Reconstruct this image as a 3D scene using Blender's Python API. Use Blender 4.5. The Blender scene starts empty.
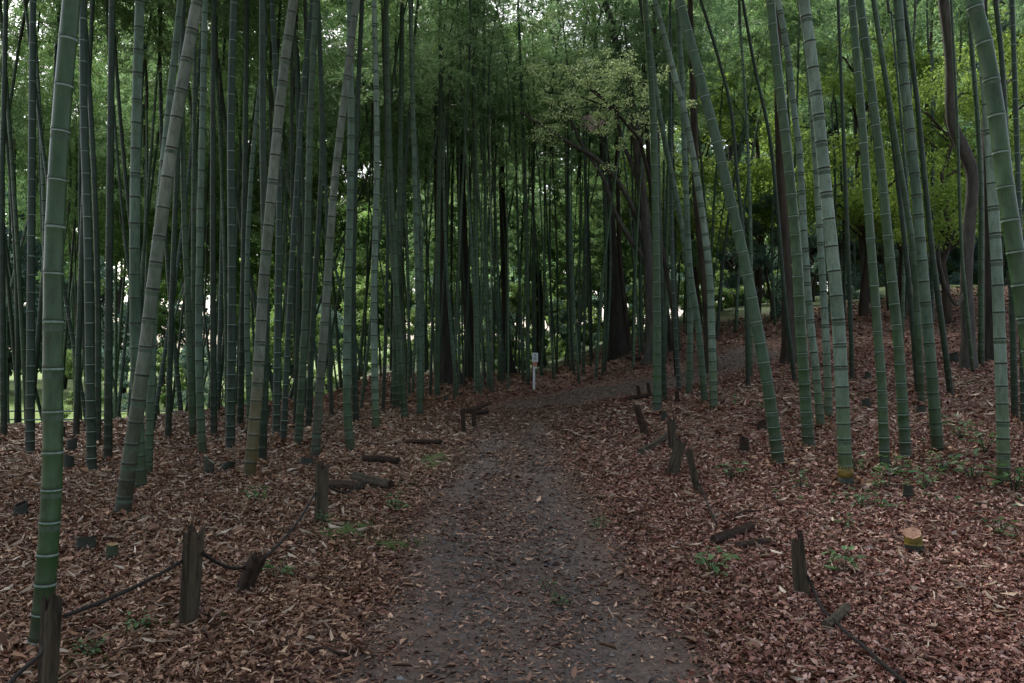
import bpy, math, random
import numpy as np
from mathutils import Vector, Matrix, noise as mn

S = bpy.context.scene
COL = S.collection
R = math.radians
F = 28 / 36 * 1024           # focal length in pixels
CX, CY, EYE = 512.0, 341.5, 1.6

# ------------------------------------------------------------------ camera, sky, sun, exposure
cam_d = bpy.data.cameras.new('camera')
cam_d.lens = 28; cam_d.sensor_width = 36; cam_d.clip_start = 0.05; cam_d.clip_end = 2000
cam = bpy.data.objects.new('camera', cam_d); COL.objects.link(cam)
cam.location = (0, 0, EYE); cam.rotation_euler = (R(90), 0, 0)
S.camera = cam

SUN_EL, SUN_AZ = 47, -22      # azimuth measured from +Y towards +X : veiled sun beyond the grove, to the left
world = bpy.data.worlds.new('World'); S.world = world; world.use_nodes = True
nt = world.node_tree; nt.nodes.clear()
sky = nt.nodes.new('ShaderNodeTexSky'); sky.sky_type = 'NISHITA'; sky.sun_disc = False
sky.sun_elevation = R(SUN_EL); sky.sun_rotation = R(SUN_AZ)
sky.air_density = 1.0; sky.dust_density = 3.5; sky.ozone_density = 1.0
bg = nt.nodes.new('ShaderNodeBackground'); bg.inputs['Strength'].default_value = 0.15
wo = nt.nodes.new('ShaderNodeOutputWorld')
hsv = nt.nodes.new('ShaderNodeHueSaturation'); hsv.inputs['Saturation'].default_value = .55   # thin overcast greys the blue
nt.links.new(sky.outputs[0], hsv.inputs['Color']); nt.links.new(hsv.outputs[0], bg.inputs[0]); nt.links.new(bg.outputs[0], wo.inputs[0])
sun_d = bpy.data.lights.new('sun', 'SUN'); sun_d.energy = 3.0; sun_d.angle = R(12); sun_d.color = (1, .96, .88)
sun = bpy.data.objects.new('sun', sun_d); COL.objects.link(sun)
dirv = Vector((math.sin(R(SUN_AZ)) * math.cos(R(SUN_EL)), math.cos(R(SUN_AZ)) * math.cos(R(SUN_EL)), math.sin(R(SUN_EL))))
sun.rotation_euler = dirv.to_track_quat('Z', 'Y').to_euler()
S.view_settings.view_transform = 'Standard'; S.view_settings.look = 'None'
S.view_settings.gamma = 1.0; S.view_settings.exposure = 1.42
S.cycles.max_bounces = 9; S.cycles.diffuse_bounces = 7; S.cycles.transmission_bounces = 5

# ------------------------------------------------------------------ terrain
def sm(a, b, t):
    t = min(1.0, max(0.0, (t - a) / (b - a))); return t * t * (3 - 2 * t)
def ground_h(x, y):
    yy = min(max(y, -6), 29 + 8 * sm(4, 9, x))
    u = max(0.0, yy - 6)
    z = 0.016 * u
    z += 0.066 * u * sm(0.4, 6, x)
    z += 0.14 * min(max(0.0, x - 5.8), 12) * sm(9, 25, y)
    y0 = 17.5 - 4.3 * sm(4.5, 8.5, -x)
    z -= (2.7 + 0.016 * u) * sm(y0, y0 + 12.5, y) * sm(3.5, 9.5, -x + (0 if y < 20 else -0.12 * (y - 20)))
    if y > 38 and x > -3: z -= 0.03 * (min(y, 68) - 38) * sm(-3, 2, x)
    z += 0.05 * mn.noise(Vector((x * .45, y * .45, 3.1))) + 0.02 * mn.noise(Vector((x * 1.1, y * 1.1, 7.7)))
    return z
def hit(px, py):
    """the point of the ground seen at a pixel"""
    dx, dz = (px - CX) / F, (CY - py) / F
    y, prev = 1.5, 1
    while y < 60:
        d = EYE + dz * y - ground_h(dx * y, y)
        if d < 0: return Vector((dx * y, y, ground_h(dx * y, y)))
        y += 0.03
    return Vector((dx * 30, 30, ground_h(dx * 30, 30)))
def at(px, py, D): return Vector(((px - CX) / F * D, D, EYE + (CY - py) / F * D))

# ------------------------------------------------------------------ materials
MATS = {}
def new_mat(name):
    m = bpy.data.materials.new(name); m.use_nodes = True; m.node_tree.nodes.clear(); MATS[name] = m
    return m, m.node_tree
def N(t, kind, **kw):
    n = t.nodes.new(kind)
    for k, v in kw.items(): setattr(n, k, v)
    return n
def ramp(t, stops, interp='LINEAR'):
    n = t.nodes.new('ShaderNodeValToRGB'); n.color_ramp.interpolation = interp
    e = n.color_ramp.elements
    while len(e) < len(stops): e.new(0.5)
    for i, (p, c) in enumerate(stops): e[i].position = p; e[i].color = (*c, 1)
    return n
def out(t, sh):
    o = t.nodes.new('ShaderNodeOutputMaterial'); t.links.new(sh, o.inputs[0])
def mixc(t, fac, a, b, mode='MIX'):
    n = t.nodes.new('ShaderNodeMix'); n.data_type = 'RGBA'; n.blend_type = mode
    L = t.links
    for sock, v in ((n.inputs[0], fac), (n.inputs[6], a), (n.inputs[7], b)):
        if hasattr(v, 'is_output'): L.new(v, sock)
        elif isinstance(v, tuple): sock.default_value = (*v, 1)
        else: sock.default_value = v
    return n.outputs[2]
def noise_tex(t, scale, detail=4, rough=.6, vec=None, sc=None, coord='Object'):
    tc = N(t, 'ShaderNodeTexCoord'); src = tc.outputs[coord]
    if sc:
        mp = N(t, 'ShaderNodeMapping'); mp.inputs['Scale'].default_value = sc
        t.links.new(src, mp.inputs[0]); src = mp.outputs[0]
    n = N(t, 'ShaderNodeTexNoise'); n.inputs['Scale'].default_value = scale; n.inputs['Detail'].default_value = detail
    n.inputs['Roughness'].default_value = rough; t.links.new(src, n.inputs['Vector'])
    return n
def bump(t, h, strength, dist):
    b = N(t, 'ShaderNodeBump'); b.inputs['Strength'].default_value = strength; b.inputs['Distance'].default_value = dist
    t.links.new(h, b.inputs['Height']); return b.outputs[0]

def bamboo_mat(name, c1, c2, powder, foot, footz=1.2, rough=.42):
    m, t = new_mat(name)
    oi = N(t, 'ShaderNodeObjectInfo')
    base = mixc(t, oi.outputs['Random'], c1, c2)
    n1 = noise_tex(t, 5, 5, .65, sc=(1, 1, .12)); r1 = ramp(t, [(.40, (0, 0, 0)), (.62, (1, 1, 1))]); t.links.new(n1.outputs[0], r1.inputs[0])
    c = mixc(t, r1.outputs[0], base, powder)
    n2 = noise_tex(t, 22, 6, .75, sc=(1, 1, .35)); r2 = ramp(t, [(.47, (1, 1, 1)), (.66, (.38, .36, .30))]); t.links.new(n2.outputs[0], r2.inputs[0])
    c = mixc(t, .75, c, r2.outputs[0], 'MULTIPLY')
    n4 = noise_tex(t, 1.6, 3, .6, sc=(1, 1, .5)); r4 = ramp(t, [(.35, (.62, .66, .60)), (.65, (1.05, 1.05, 1.0))]); t.links.new(n4.outputs[0], r4.inputs[0])
    c = mixc(t, 1.0, c, r4.outputs[0], 'MULTIPLY')
    # aged, mossy foot of the culm
    tc = N(t, 'ShaderNodeTexCoord'); sp = N(t, 'ShaderNodeSeparateXYZ'); t.links.new(tc.outputs['Object'], sp.inputs[0])
    mr = N(t, 'ShaderNodeMapRange'); mr.inputs[1].default_value = 0.05; mr.inputs[2].default_value = footz
    mr.inputs[3].default_value = 1.25; mr.inputs[4].default_value = 0; t.links.new(sp.outputs[2], mr.inputs[0])
    n3 = noise_tex(t, 3, 4, .7); mu = N(t, 'ShaderNodeMath', operation='MULTIPLY'); mu.use_clamp = True; t.links.new(mr.outputs[0], mu.inputs[0])
    r3 = ramp(t, [(.3, (.35, .35, .35)), (.6, (1, 1, 1))]); t.links.new(n3.outputs[0], r3.inputs[0]); t.links.new(r3.outputs[0], mu.inputs[1])
    c = mixc(t, mu.outputs[0], c, foot)
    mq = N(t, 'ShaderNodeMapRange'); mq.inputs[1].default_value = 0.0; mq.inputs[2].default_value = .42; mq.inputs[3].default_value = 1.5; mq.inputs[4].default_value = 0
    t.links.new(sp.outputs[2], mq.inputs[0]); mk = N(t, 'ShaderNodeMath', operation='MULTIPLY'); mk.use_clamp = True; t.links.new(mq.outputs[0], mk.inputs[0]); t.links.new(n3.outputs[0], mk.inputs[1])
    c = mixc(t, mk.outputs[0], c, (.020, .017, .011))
    p = N(t, 'ShaderNodeBsdfPrincipled'); t.links.new(c, p.inputs['Base Color']); p.inputs['Roughness'].default_value = rough
    p.inputs['Specular IOR Level'].default_value = .35
    t.links.new(bump(t, n2.outputs[0], .25, .004), p.inputs['Normal'])
    out(t, p.outputs[0]); return m
bamboo_mat('fresh_green', (0.021, 0.063, 0.015), (0.030, 0.077, 0.021), (0.050, 0.099, 0.043), (0.024, 0.047, 0.017), .6)
bamboo_mat('grey_green', (0.051, 0.104, 0.066), (0.067, 0.123, 0.080), (0.116, 0.189, 0.140), (0.035, 0.064, 0.020), 1.3, .55)
bamboo_mat('pale_green', (0.110, 0.173, 0.130), (0.132, 0.200, 0.153), (0.202, 0.284, 0.228), (0.066, 0.100, 0.028), 1.1, .5)
bamboo_mat('tan', (.088, .118, .086), (.112, .138, .104), (.175, .200, .165), (.030, .032, .014), 2.0, .6)
bamboo_mat('tan_yellow', (.088, .118, .086), (.112, .138, .104), (.175, .200, .165), (.105, .072, .016), 1.5, .6)
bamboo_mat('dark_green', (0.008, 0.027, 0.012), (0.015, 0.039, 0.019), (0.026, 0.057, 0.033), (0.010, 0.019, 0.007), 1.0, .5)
bamboo_mat('mid_green', (0.021, 0.059, 0.022), (0.032, 0.074, 0.030), (0.056, 0.105, 0.059), (0.022, 0.040, 0.010), 1.2, .5)

def flat_mat(name, c1, c2, scale=8, rough=.8, b=.3, sc=None, dist=.01):
    m, t = new_mat(name)
    n = noise_tex(t, scale, 6, .7, sc=sc); r = ramp(t, [(.32, c1), (.68, c2)]); t.links.new(n.outputs[0], r.inputs[0])
    p = N(t, 'ShaderNodeBsdfPrincipled'); t.links.new(r.outputs[0], p.inputs['Base Color']); p.inputs['Roughness'].default_value = rough
    p.inputs['Specular IOR Level'].default_value = .25
    t.links.new(bump(t, n.outputs[0], b, dist), p.inputs['Normal']); out(t, p.outputs[0]); return m
flat_mat('ring_pale', (0.110, 0.170, 0.128), (0.220, 0.297, 0.245), 30, .7)
flat_mat('bloom', (.030, .058, .030), (.085, .118, .086), 16, .7, .2, (1, 1, .4))
flat_mat('ring_dark', (.016, .022, .016), (.040, .045, .032), 30, .7)
flat_mat('ring_yellow', (.035, .030, .014), (.26, .18, .028), 14, .6)
flat_mat('bark_dark', (.010, .010, .008), (.050, .043, .034), 7, .9, .9, (1, 1, .18), .05)
flat_mat('bark_grey', (.030, .030, .026), (.095, .090, .075), 9, .9, .8, (1, 1, .25), .04)
flat_mat('bark_brown', (.018, .015, .011), (.070, .055, .040), 8, .9, .9, (1, 1, .2), .05)
flat_mat('old_wood', (.012, .010, .007), (.100, .080, .052), 26, .9, 1.0, (1, 1, .08), .03)
flat_mat('rotten_wood', (.012, .008, .006), (.062, .038, .026), 24, .95, 1.0, None, .02)
flat_mat('cut_wood', (.17, .095, .045), (.30, .18, .09), 20, .7)
flat_mat('cut_pink', (.17, .085, .055), (.28, .155, .10), 14, .7)
flat_mat('cut_pale', (.36, .33, .25), (.55, .50, .40), 18, .7)
flat_mat('rope_fibre', (.008, .007, .006), (.030, .025, .021), 60, .95, .8)
flat_mat('hollow', (.006, .005, .004), (.02, .016, .012), 20, .95)
flat_mat('sign_white', (0.465, 0.495, 0.480), (0.585, 0.600, 0.585), 12, .6)
flat_mat('sign_red', (.30, .13, .09), (.42, .20, .14), 12, .6)
flat_mat('sign_ink', (.03, .03, .03), (.06, .06, .06), 12, .6)
flat_mat('stone', (.10, .10, .11), (.24, .23, .23), 12, .85)
flat_mat('rail_paint', (.05, .06, .08), (.09, .10, .12), 12, .6)
flat_mat('pale_paving', (.45, .45, .42), (.62, .62, .58), 4, .9)
flat_mat('lawn_green', (.07, .13, .03), (.13, .20, .05), 3, .95)
flat_mat('moss_green', (.030, .040, .014), (.075, .110, .028), 25, .95, .8)

def leaf_mat(name, stops, trans=.4, rough=.5, tmul=1.5):
    m, t = new_mat(name)
    g = N(t, 'ShaderNodeNewGeometry'); r = ramp(t, stops); t.links.new(g.outputs['Random Per Island'], r.inputs[0])
    oi = N(t, 'ShaderNodeObjectInfo'); hs = N(t, 'ShaderNodeHueSaturation')
    mr = N(t, 'ShaderNodeMapRange'); mr.inputs[3].default_value = .80; mr.inputs[4].default_value = 1.2
    t.links.new(oi.outputs['Random'], mr.inputs[0]); t.links.new(mr.outputs[0], hs.inputs['Value']); t.links.new(r.outputs[0], hs.inputs['Color'])
    p = N(t, 'ShaderNodeBsdfPrincipled'); t.links.new(hs.outputs[0], p.inputs['Base Color']); p.inputs['Roughness'].default_value = rough
    p.inputs['Specular IOR Level'].default_value = .3
    if trans:
        tr = N(t, 'ShaderNodeBsdfTranslucent'); h2 = N(t, 'ShaderNodeHueSaturation'); h2.inputs['Value'].default_value = tmul; h2.inputs['Hue'].default_value = .485
        t.links.new(hs.outputs[0], h2.inputs['Color']); t.links.new(h2.outputs[0], tr.inputs[0])
        mx = N(t, 'ShaderNodeMixShader'); mx.inputs[0].default_value = trans
        t.links.new(p.outputs[0], mx.inputs[1]); t.links.new(tr.outputs[0], mx.inputs[2]); out(t, mx.outputs[0])
    else: out(t, p.outputs[0])
    return m
leaf_mat('bamboo_leaf', [(0, (.040, .095, .030)), (.5, (.065, .130, .042)), (.85, (.090, .160, .060)), (1, (.14, .19, .075))], .58, .5, 2.3)
leaf_mat('bamboo_leaf_deep', [(0, (.028, .078, .018)), (.5, (.046, .108, .026)), (1, (.085, .15, .045))], .5, .5, 1.8)
leaf_mat('bamboo_leaf_pale', [(0, (.060, .125, .055)), (.5, (.095, .170, .080)), (1, (.150, .215, .11))], .60, .5, 2.5)
leaf_mat('tree_leaf_lime', [(0, (.060, .125, .030)), (.5, (.095, .175, .045)), (1, (.15, .23, .075))], .55, .5, 1.45)
leaf_mat('tree_leaf_deep', [(0, (.018, .045, .018)), (.5, (.035, .070, .026)), (1, (.065, .105, .035))], .35)
leaf_mat('tree_leaf_teal', [(0, (0.045, 0.098, 0.072)), (.5, (0.075, 0.143, 0.104)), (1, (0.135, 0.195, 0.152))], .35)
leaf_mat('tree_leaf_cream', [(0, (.14, .22, .08)), (.5, (.23, .32, .14)), (1, (.42, .50, .28))], .6, .5, 1.6)
leaf_mat('maple_leaf', [(0, (.085, .160, .030)), (.5, (.135, .220, .040)), (1, (.20, .29, .07))], .6, .5, 1.6)
leaf_mat('blossom', [(0, (.30, .20, .24)), (1, (.48, .36, .38))], .3)
leaf_mat('grass_blade', [(0, (.035, .075, .018)), (.6, (.060, .115, .028)), (1, (.11, .15, .05))], .3)
leaf_mat('seedling_leaf', [(0, (.040, .095, .030)), (.6, (.065, .140, .040)), (1, (.10, .18, .07))], .35)
leaf_mat('litter_red', [(0, (0.053, 0.019, 0.013)), (.22, (0.115, 0.039, 0.025)), (.45, (0.198, 0.074, 0.050)), (.68, (0.280, 0.131, 0.094)), (.88, (0.357, 0.204, 0.158)), (1, (0.453, 0.305, 0.265))], 0, .55)
leaf_mat('litter_tan', [(0, (0.068, 0.030, 0.016)), (.25, (0.149, 0.068, 0.036)), (.5, (0.245, 0.124, 0.070)), (.75, (0.347, 0.192, 0.114)), (.92, (0.476, 0.293, 0.183)), (1, (0.679, 0.462, 0.297))], 0, .55)
leaf_mat('litter_straw', [(0, (0.136, 0.082, 0.055)), (.4, (0.255, 0.172, 0.117)), (.8, (0.374, 0.279, 0.203)), (1, (0.510, 0.418, 0.328))], 0, .55)
leaf_mat('litter_path', [(0, (0.058, 0.031, 0.022)), (.4, (0.130, 0.069, 0.047)), (.75, (0.239, 0.130, 0.088)), (.93, (0.405, 0.248, 0.167)), (1, (0.609, 0.403, 0.275))], 0, .7)
leaf_mat('gravel', [(0, (.040, .036, .036)), (.6, (.090, .080, .080)), (.92, (.11, .105, .11)), (1, (.20, .19, .19))], 0, .75)

def ground_mat():
    m, t = new_mat('forest_floor')
    tc = N(t, 'ShaderNodeTexCoord')
    vo = N(t, 'ShaderNodeTexVoronoi'); vo.inputs['Scale'].default_value = 17; vo.inputs['Randomness'].default_value = 1
    n0 = noise_tex(t, 9, 3, .6); vadd = N(t, 'ShaderNodeVectorMath', operation='MULTIPLY_ADD'); vadd.inputs[1].default_value = (.12, .12, .12)
    t.links.new(n0.outputs['Color'], vadd.inputs[0]); t.links.new(tc.outputs['Object'], vadd.inputs[2]); t.links.new(vadd.outputs[0], vo.inputs['Vector'])
    sp = N(t, 'ShaderNodeSeparateColor'); t.links.new(vo.outputs['Color'], sp.inputs[0])
    r = ramp(t, [(0, (.040, .022, .016)), (.35, (.095, .048, .036)), (.65, (.165, .090, .068)), (.9, (.235, .150, .118)), (1, (.34, .25, .20))]); t.links.new(sp.outputs[0], r.inputs[0])
    nb = noise_tex(t, .35, 4, .6); rb = ramp(t, [(.35, (.72, .68, .64)), (.65, (1.05, 1, 1))]); t.links.new(nb.outputs[0], rb.inputs[0])
    c = mixc(t, 1.0, r.outputs[0], rb.outputs[0], 'MULTIPLY')
    ng = noise_tex(t, .55, 5, .65); rg = ramp(t, [(.58, (0, 0, 0)), (.72, (1, 1, 1))]); t.links.new(ng.outputs[0], rg.inputs[0])
    c = mixc(t, rg.outputs[0], c, (.055, .065, .025))
    # open lawn where the ground has dropped below the grove
    geo = N(t, 'ShaderNodeNewGeometry'); sz = N(t, 'ShaderNodeSeparateXYZ'); t.links.new(geo.outputs['Position'], sz.inputs[0])
    mr = N(t, 'ShaderNodeMapRange'); mr.inputs[1].default_value = -.5; mr.inputs[2].default_value = -1.6; t.links.new(sz.outputs[2], mr.inputs[0])
    mr2 = N(t, 'ShaderNodeMapRange'); mr2.inputs[1].default_value = 27; mr2.inputs[2].default_value = 33; t.links.new(sz.outputs[1], mr2.inputs[0])
    c = mixc(t, mr2.outputs[0], c, (.034, .050, .016))
    mxx = N(t, 'ShaderNodeMath', operation='MAXIMUM'); t.links.new(mr.outputs[0], mxx.inputs[0]); mxx.inputs[1].default_value = 0
    nl = noise_tex(t, 1.5, 5, .6); rl = ramp(t, [(.3, (.06, .11, .025)), (.7, (.14, .19, .05))]); t.links.new(nl.outputs[0], rl.inputs[0])
    c = mixc(t, mxx.outputs[0], c, rl.outputs[0])
    p = N(t, 'ShaderNodeBsdfPrincipled'); t.links.new(c, p.inputs['Base Color']); p.inputs['Roughness'].default_value = .9
    p.inputs['Specular IOR Level'].default_value = .15
    t.links.new(bump(t, vo.outputs['Distance'], .6, .03), p.inputs['Normal']); out(t, p.outputs[0])
ground_mat()
def path_mat():
    m, t = new_mat('path_dirt')
    n = noise_tex(t, 45, 6, .75); r = ramp(t, [(.3, (.028, .022, .019)), (.52, (.094, .074, .064)), (.72, (.210, .168, .144))]); t.links.new(n.outputs[0], r.inputs[0])
    nb = noise_tex(t, .9, 4, .6); rb = ramp(t, [(.42, (0, 0, 0)), (.66, (1, 1, 1))]); t.links.new(nb.outputs[0], rb.inputs[0])
    c = mixc(t, rb.outputs[0], r.outputs[0], mixc(t, .5, r.outputs[0], (.095, .066, .052)))
    aa = N(t, 'ShaderNodeAttribute'); aa.attribute_name = 'shoulder'; ad = N(t, 'ShaderNodeMath', operation='MULTIPLY_ADD'); ad.inputs[1].default_value = 1.2; t.links.new(nb.outputs[0], ad.inputs[0]); t.links.new(aa.outputs['Fac'], ad.inputs[2])
    rs = ramp(t, [(.0, (0, 0, 0)), (1, (1, 1, 1))]); ms = N(t, 'ShaderNodeMapRange'); ms.inputs[1].default_value = .95; ms.inputs[2].default_value = 1.5; t.links.new(ad.outputs[0], ms.inputs[0])
    c = mixc(t, ms.outputs[0], c, mixc(t, .7, c, (.120, .078, .058)))
    p = N(t, 'ShaderNodeBsdfPrincipled'); t.links.new(c, p.inputs['Base Color']); p.inputs['Roughness'].default_value = .85
    p.inputs['Specular IOR Level'].default_value = .2
    t.links.new(bump(t, n.outputs[0], .7, .02), p.inputs['Normal']); out(t, p.outputs[0])
path_mat()

# ------------------------------------------------------------------ object helpers
def mesh_np(name, V, faces, mats, mi=None, smooth=False):
    """V (n,3) array, faces list of tuples or (m,k) array"""
    me = bpy.data.meshes.new(name)
    V = np.asarray(V, dtype=np.float32)
    if isinstance(faces, np.ndarray):
        k = faces.shape[1]; nf = faces.shape[0]
        me.vertices.add(len(V)); me.vertices.foreach_set('co', V.ravel())
        me.loops.add(nf * k); me.loops.foreach_set('vertex_index', faces.astype(np.int32).ravel())
        me.polygons.add(nf); me.polygons.foreach_set('loop_start', np.arange(0, nf * k, k, dtype=np.int32))
        try: me.polygons.foreach_set('loop_total', np.full(nf, k, dtype=np.int32))
        except Exception: pass
        me.update(calc_edges=True)
    else:
        me.from_pydata(V.tolist(), [], faces); me.update()
    for m in mats: me.materials.append(MATS[m])
    if mi is not None: me.polygons.foreach_set('material_index', np.asarray(mi, dtype=np.int32))
    if smooth: me.polygons.foreach_set('use_smooth', np.ones(len(me.polygons), dtype=bool))
    me.update(); return me
def link(name, me, parent=None, loc=None):
    o = bpy.data.objects.new(name, me); COL.objects.link(o)
    if parent: o.parent = parent
    if loc is not None: o.location = loc
    return o
def tag(o, label=None, cat=None, group=None, kind=None):
    for k, v in (('label', label), ('category', cat), ('group', group), ('kind', kind)):
        if v: o[k] = v
    return o
def empty(name, loc, label, cat, group=None):
    o = bpy.data.objects.new(name, None); o.empty_display_size = .1; COL.objects.link(o); o.location = loc
    return tag(o, label, cat, group)

class MB:
    def __init__(s): s.v = []; s.f = []; s.m = []
    def tube(s, pts, rad, seg=8, mat=0, cap=True, wob=0, rng=None, groove=None):
        pts = [Vector(p) for p in pts]; n = len(pts)
        if isinstance(rad, (int, float)): rad = [rad] * n
        t0 = (pts[1] - pts[0]).normalized()
        u = t0.orthogonal().normalized(); rings = []
        for i, p in enumerate(pts):
            t = (pts[min(i + 1, n - 1)] - pts[max(i - 1, 0)]).normalized()
            u = (u - t * u.dot(t)).normalized(); w = t.cross(u)
            idx = []
            for k in range(seg):
                a = 2 * math.pi * k / seg; r = rad[i]
                if groove: r *= groove[k % len(groove)]
                if wob and rng: r *= 1 + rng.uniform(-wob, wob)
                idx.append(len(s.v)); s.v.append(p + u * (math.cos(a) * r) + w * (math.sin(a) * r))
            rings.append(idx)
        for a, b in zip(rings, rings[1:]):
            for k in range(seg):
                s.f.append((a[k], a[(k + 1) % seg], b[(k + 1) % seg], b[k])); s.m.append(mat)
        if cap:
            s.f.append(tuple(reversed(rings[0]))); s.m.append(mat); s.f.append(tuple(rings[-1])); s.m.append(mat)
        return rings
    def box(s, c, d, mat=0):
        b = len(s.v); x, y, z = d[0] / 2, d[1] / 2, d[2] / 2
        for i in range(8): s.v.append(Vector(c) + Vector((x * (1 if i & 1 else -1), y * (1 if i & 2 else -1), z * (1 if i & 4 else -1))))
        for q in ((0, 2, 3, 1), (4, 5, 7, 6), (0, 1, 5, 4), (2, 6, 7, 3), (0, 4, 6, 2), (1, 3, 7, 5)):
            s.f.append(tuple(b + i for i in q)); s.m.append(mat)
    def mesh(s, name, mats, smooth=True):
        return mesh_np(name, [tuple(v) for v in s.v], s.f, mats, s.m, smooth)

LR = np.random.default_rng(2024)
def leaf_arrays(P, D, Nn, L, W, fold=.25, wide=.5, curl=.12, vary=0.0):
    """arrays of leaf faces: position, direction, up normal, length, width -> two quads each, six points, one island a leaf"""
    n = len(P); D = D / np.linalg.norm(D, axis=1, keepdims=True)
    Sd = np.cross(D, Nn); Sd /= np.maximum(np.linalg.norm(Sd, axis=1, keepdims=True), 1e-6)
    U = np.cross(Sd, D)
    L = L[:, None]; W = W[:, None]
    q = lambda a, b: (1 + vary * LR.uniform(a, b, (n, 1)))
    cu = curl + vary * LR.uniform(-.45, .35, (n, 1)); fl, fr = fold * q(-2.2, .9), fold * q(-2.2, .9)
    bend = Sd * L * vary * LR.uniform(-.3, .3, (n, 1))
    t = P + D * L - U * L * cu + bend
    a = P - U * L * vary * LR.uniform(-.1, .25, (n, 1))
    p1, p2 = .28 * q(-.5, .5), .68 * q(-.25, .3)
    l1 = P + D * L * p1 + Sd * W * .5 * q(-.6, .4) + U * W * fl; l2 = P + D * L * p2 + Sd * W * wide * .8 * q(-.8, .5) + U * W * fl * .7 + bend * .5
    r1 = P + D * L * p1 - Sd * W * .5 * q(-.6, .4) + U * W * fr; r2 = P + D * L * p2 - Sd * W * wide * .8 * q(-.8, .5) + U * W * fr * .7 + bend * .5
    V = np.stack([a, l1, l2, t, r2, r1], 1).reshape(-1, 3)
    b = np.arange(n)[:, None] * 6
    Fq = np.concatenate([b + np.array([[0, 1, 2, 3]]), b + np.array([[0, 3, 4, 5]])], 1).reshape(-1, 4)
    return V, Fq

# ------------------------------------------------------------------ ground
def build_ground():
    xs = sorted(set([round(v, 3) for v in np.arange(-9, 9.01, .2)] + [round(v, 2) for v in np.arange(-30, 30.1, .6)] + [-400, -250, -150, -100, -70, -50, -40, 40, 50, 70, 100, 150, 250, 400]))
    ys = sorted(set([round(v, 3) for v in np.arange(1, 20, .2)] + [round(v, 2) for v in np.arange(20, 46, .45)] + [-150, -80, -40, -20, -10, -6, -4, -2, -1, 0, 48, 52, 56, 60, 70, 90, 120, 180, 260, 400]))
    V = [(x, y, ground_h(x, y)) for y in ys for x in xs]; nx = len(xs)
    Fc = [(j * nx + i, j * nx + i + 1, (j + 1) * nx + i + 1, (j + 1) * nx + i) for j in range(len(ys) - 1) for i in range(nx - 1)]
    tag(link('ground', mesh_np('ground', V, Fc, ['forest_floor'], smooth=True)), kind='structure')
build_ground()

# path: centre line from the two edges seen in the photo
EDGE = [((305, 720), (775, 720)), ((328, 683), (742, 683)), ((368, 600), (664, 600)), ((402, 530), (621, 530)), ((429, 480), (591, 480)), ((452, 450), (568, 450)),
        ((468, 426), (562, 430)), ((486, 409), (572, 415)), ((520, 398), (598, 402)), ((565, 391), (630, 396)), ((610, 385), (655, 392)), ((650, 378), (690, 386)), ((692, 367), (718, 376)), ((728, 350), (752, 367)), ((752, 343), (788, 356))]
PL = [hit(*a) for a, b in EDGE]; PR = [hit(*b) for a, b in EDGE]
PL.insert(0, Vector((-1.02, 0, 0))); PR.insert(0, Vector((1.1, 0, 0))); PL.insert(0, Vector((-1.02, -12, 0))); PR.insert(0, Vector((1.1, -12, 0)))
def catmull(P, k):
    o = []
    for i in range(len(P) - 1):
        a, b, c, d = P[max(i - 1, 0)], P[i], P[i + 1], P[min(i + 2, len(P) - 1)]
        for j in range(k):
            t = j / k
            o.append(.5 * ((2 * b) + (c - a) * t + (2 * a - 5 * b + 4 * c - d) * t * t + (-a + 3 * b - 3 * c + d) * t ** 3))
    o.append(P[-1]); return o
CL, CR = catmull(PL, 14), catmull(PR, 14)
def build_path():
    V = []; na = 14
    for i, (a, b) in enumerate(zip(CL, CR)):
        w = (b - a); wid = w.length
        ra = .10 * mn.noise(Vector((a.x * 2, a.y * 2.2, 1))) + .05; rb = .10 * mn.noise(Vector((b.x * 2, b.y * 2.2, 5))) + .05
        a2 = a - w.normalized() * ra; b2 = b + w.normalized() * rb
        for k in range(na + 1):
            s = k / na; p = a2.lerp(b2, s); e = min(s, 1 - s)
            dz = .016 - .05 * (1 - sm(0, .10, e)) - .012 * math.exp(-((s - .3) / .1) ** 2) - .012 * math.exp(-((s - .7) / .1) ** 2)
            V.append((p.x, p.y, ground_h(p.x, p.y) + dz + .006 * mn.noise(Vector((p.x * 5, p.y * 5, 2)))))
    n = na + 1
    Fc = [(j * n + i, j * n + i + 1, (j + 1) * n + i + 1, (j + 1) * n + i) for j in range(len(CL) - 1) for i in range(na)]
    me = mesh_np('path', V, Fc, ['path_dirt'], smooth=True)
    at_ = me.attributes.new('shoulder', 'FLOAT', 'POINT'); at_.data.foreach_set('value', np.tile(np.abs(np.linspace(-1, 1, n)), len(CL)).astype(np.float32))
    tag(link('path', me), kind='structure')
build_path()
CM = np.array([((a + b) / 2)[:2] for a, b in zip(CL, CR)]); CW = np.array([(b - a).length / 2 for a, b in zip(CL, CR)])
def path_dist(X, Y):
    """signed distance to the path's edge (negative on the path)"""
    A = CM[:-1]; B = CM[1:]; ab = B - A; L2 = (ab ** 2).sum(1)
    P = np.stack([X, Y], 1); res = np.full(len(P), 1e9)
    for i in range(len(A)):
        t = np.clip(((P - A[i]) @ ab[i]) / L2[i], 0, 1); d = np.linalg.norm(P - A[i] - t[:, None] * ab[i], axis=1) - (CW[i] * (1 - t) + CW[i + 1] * t)
        res = np.minimum(res, d)
    return res

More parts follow.
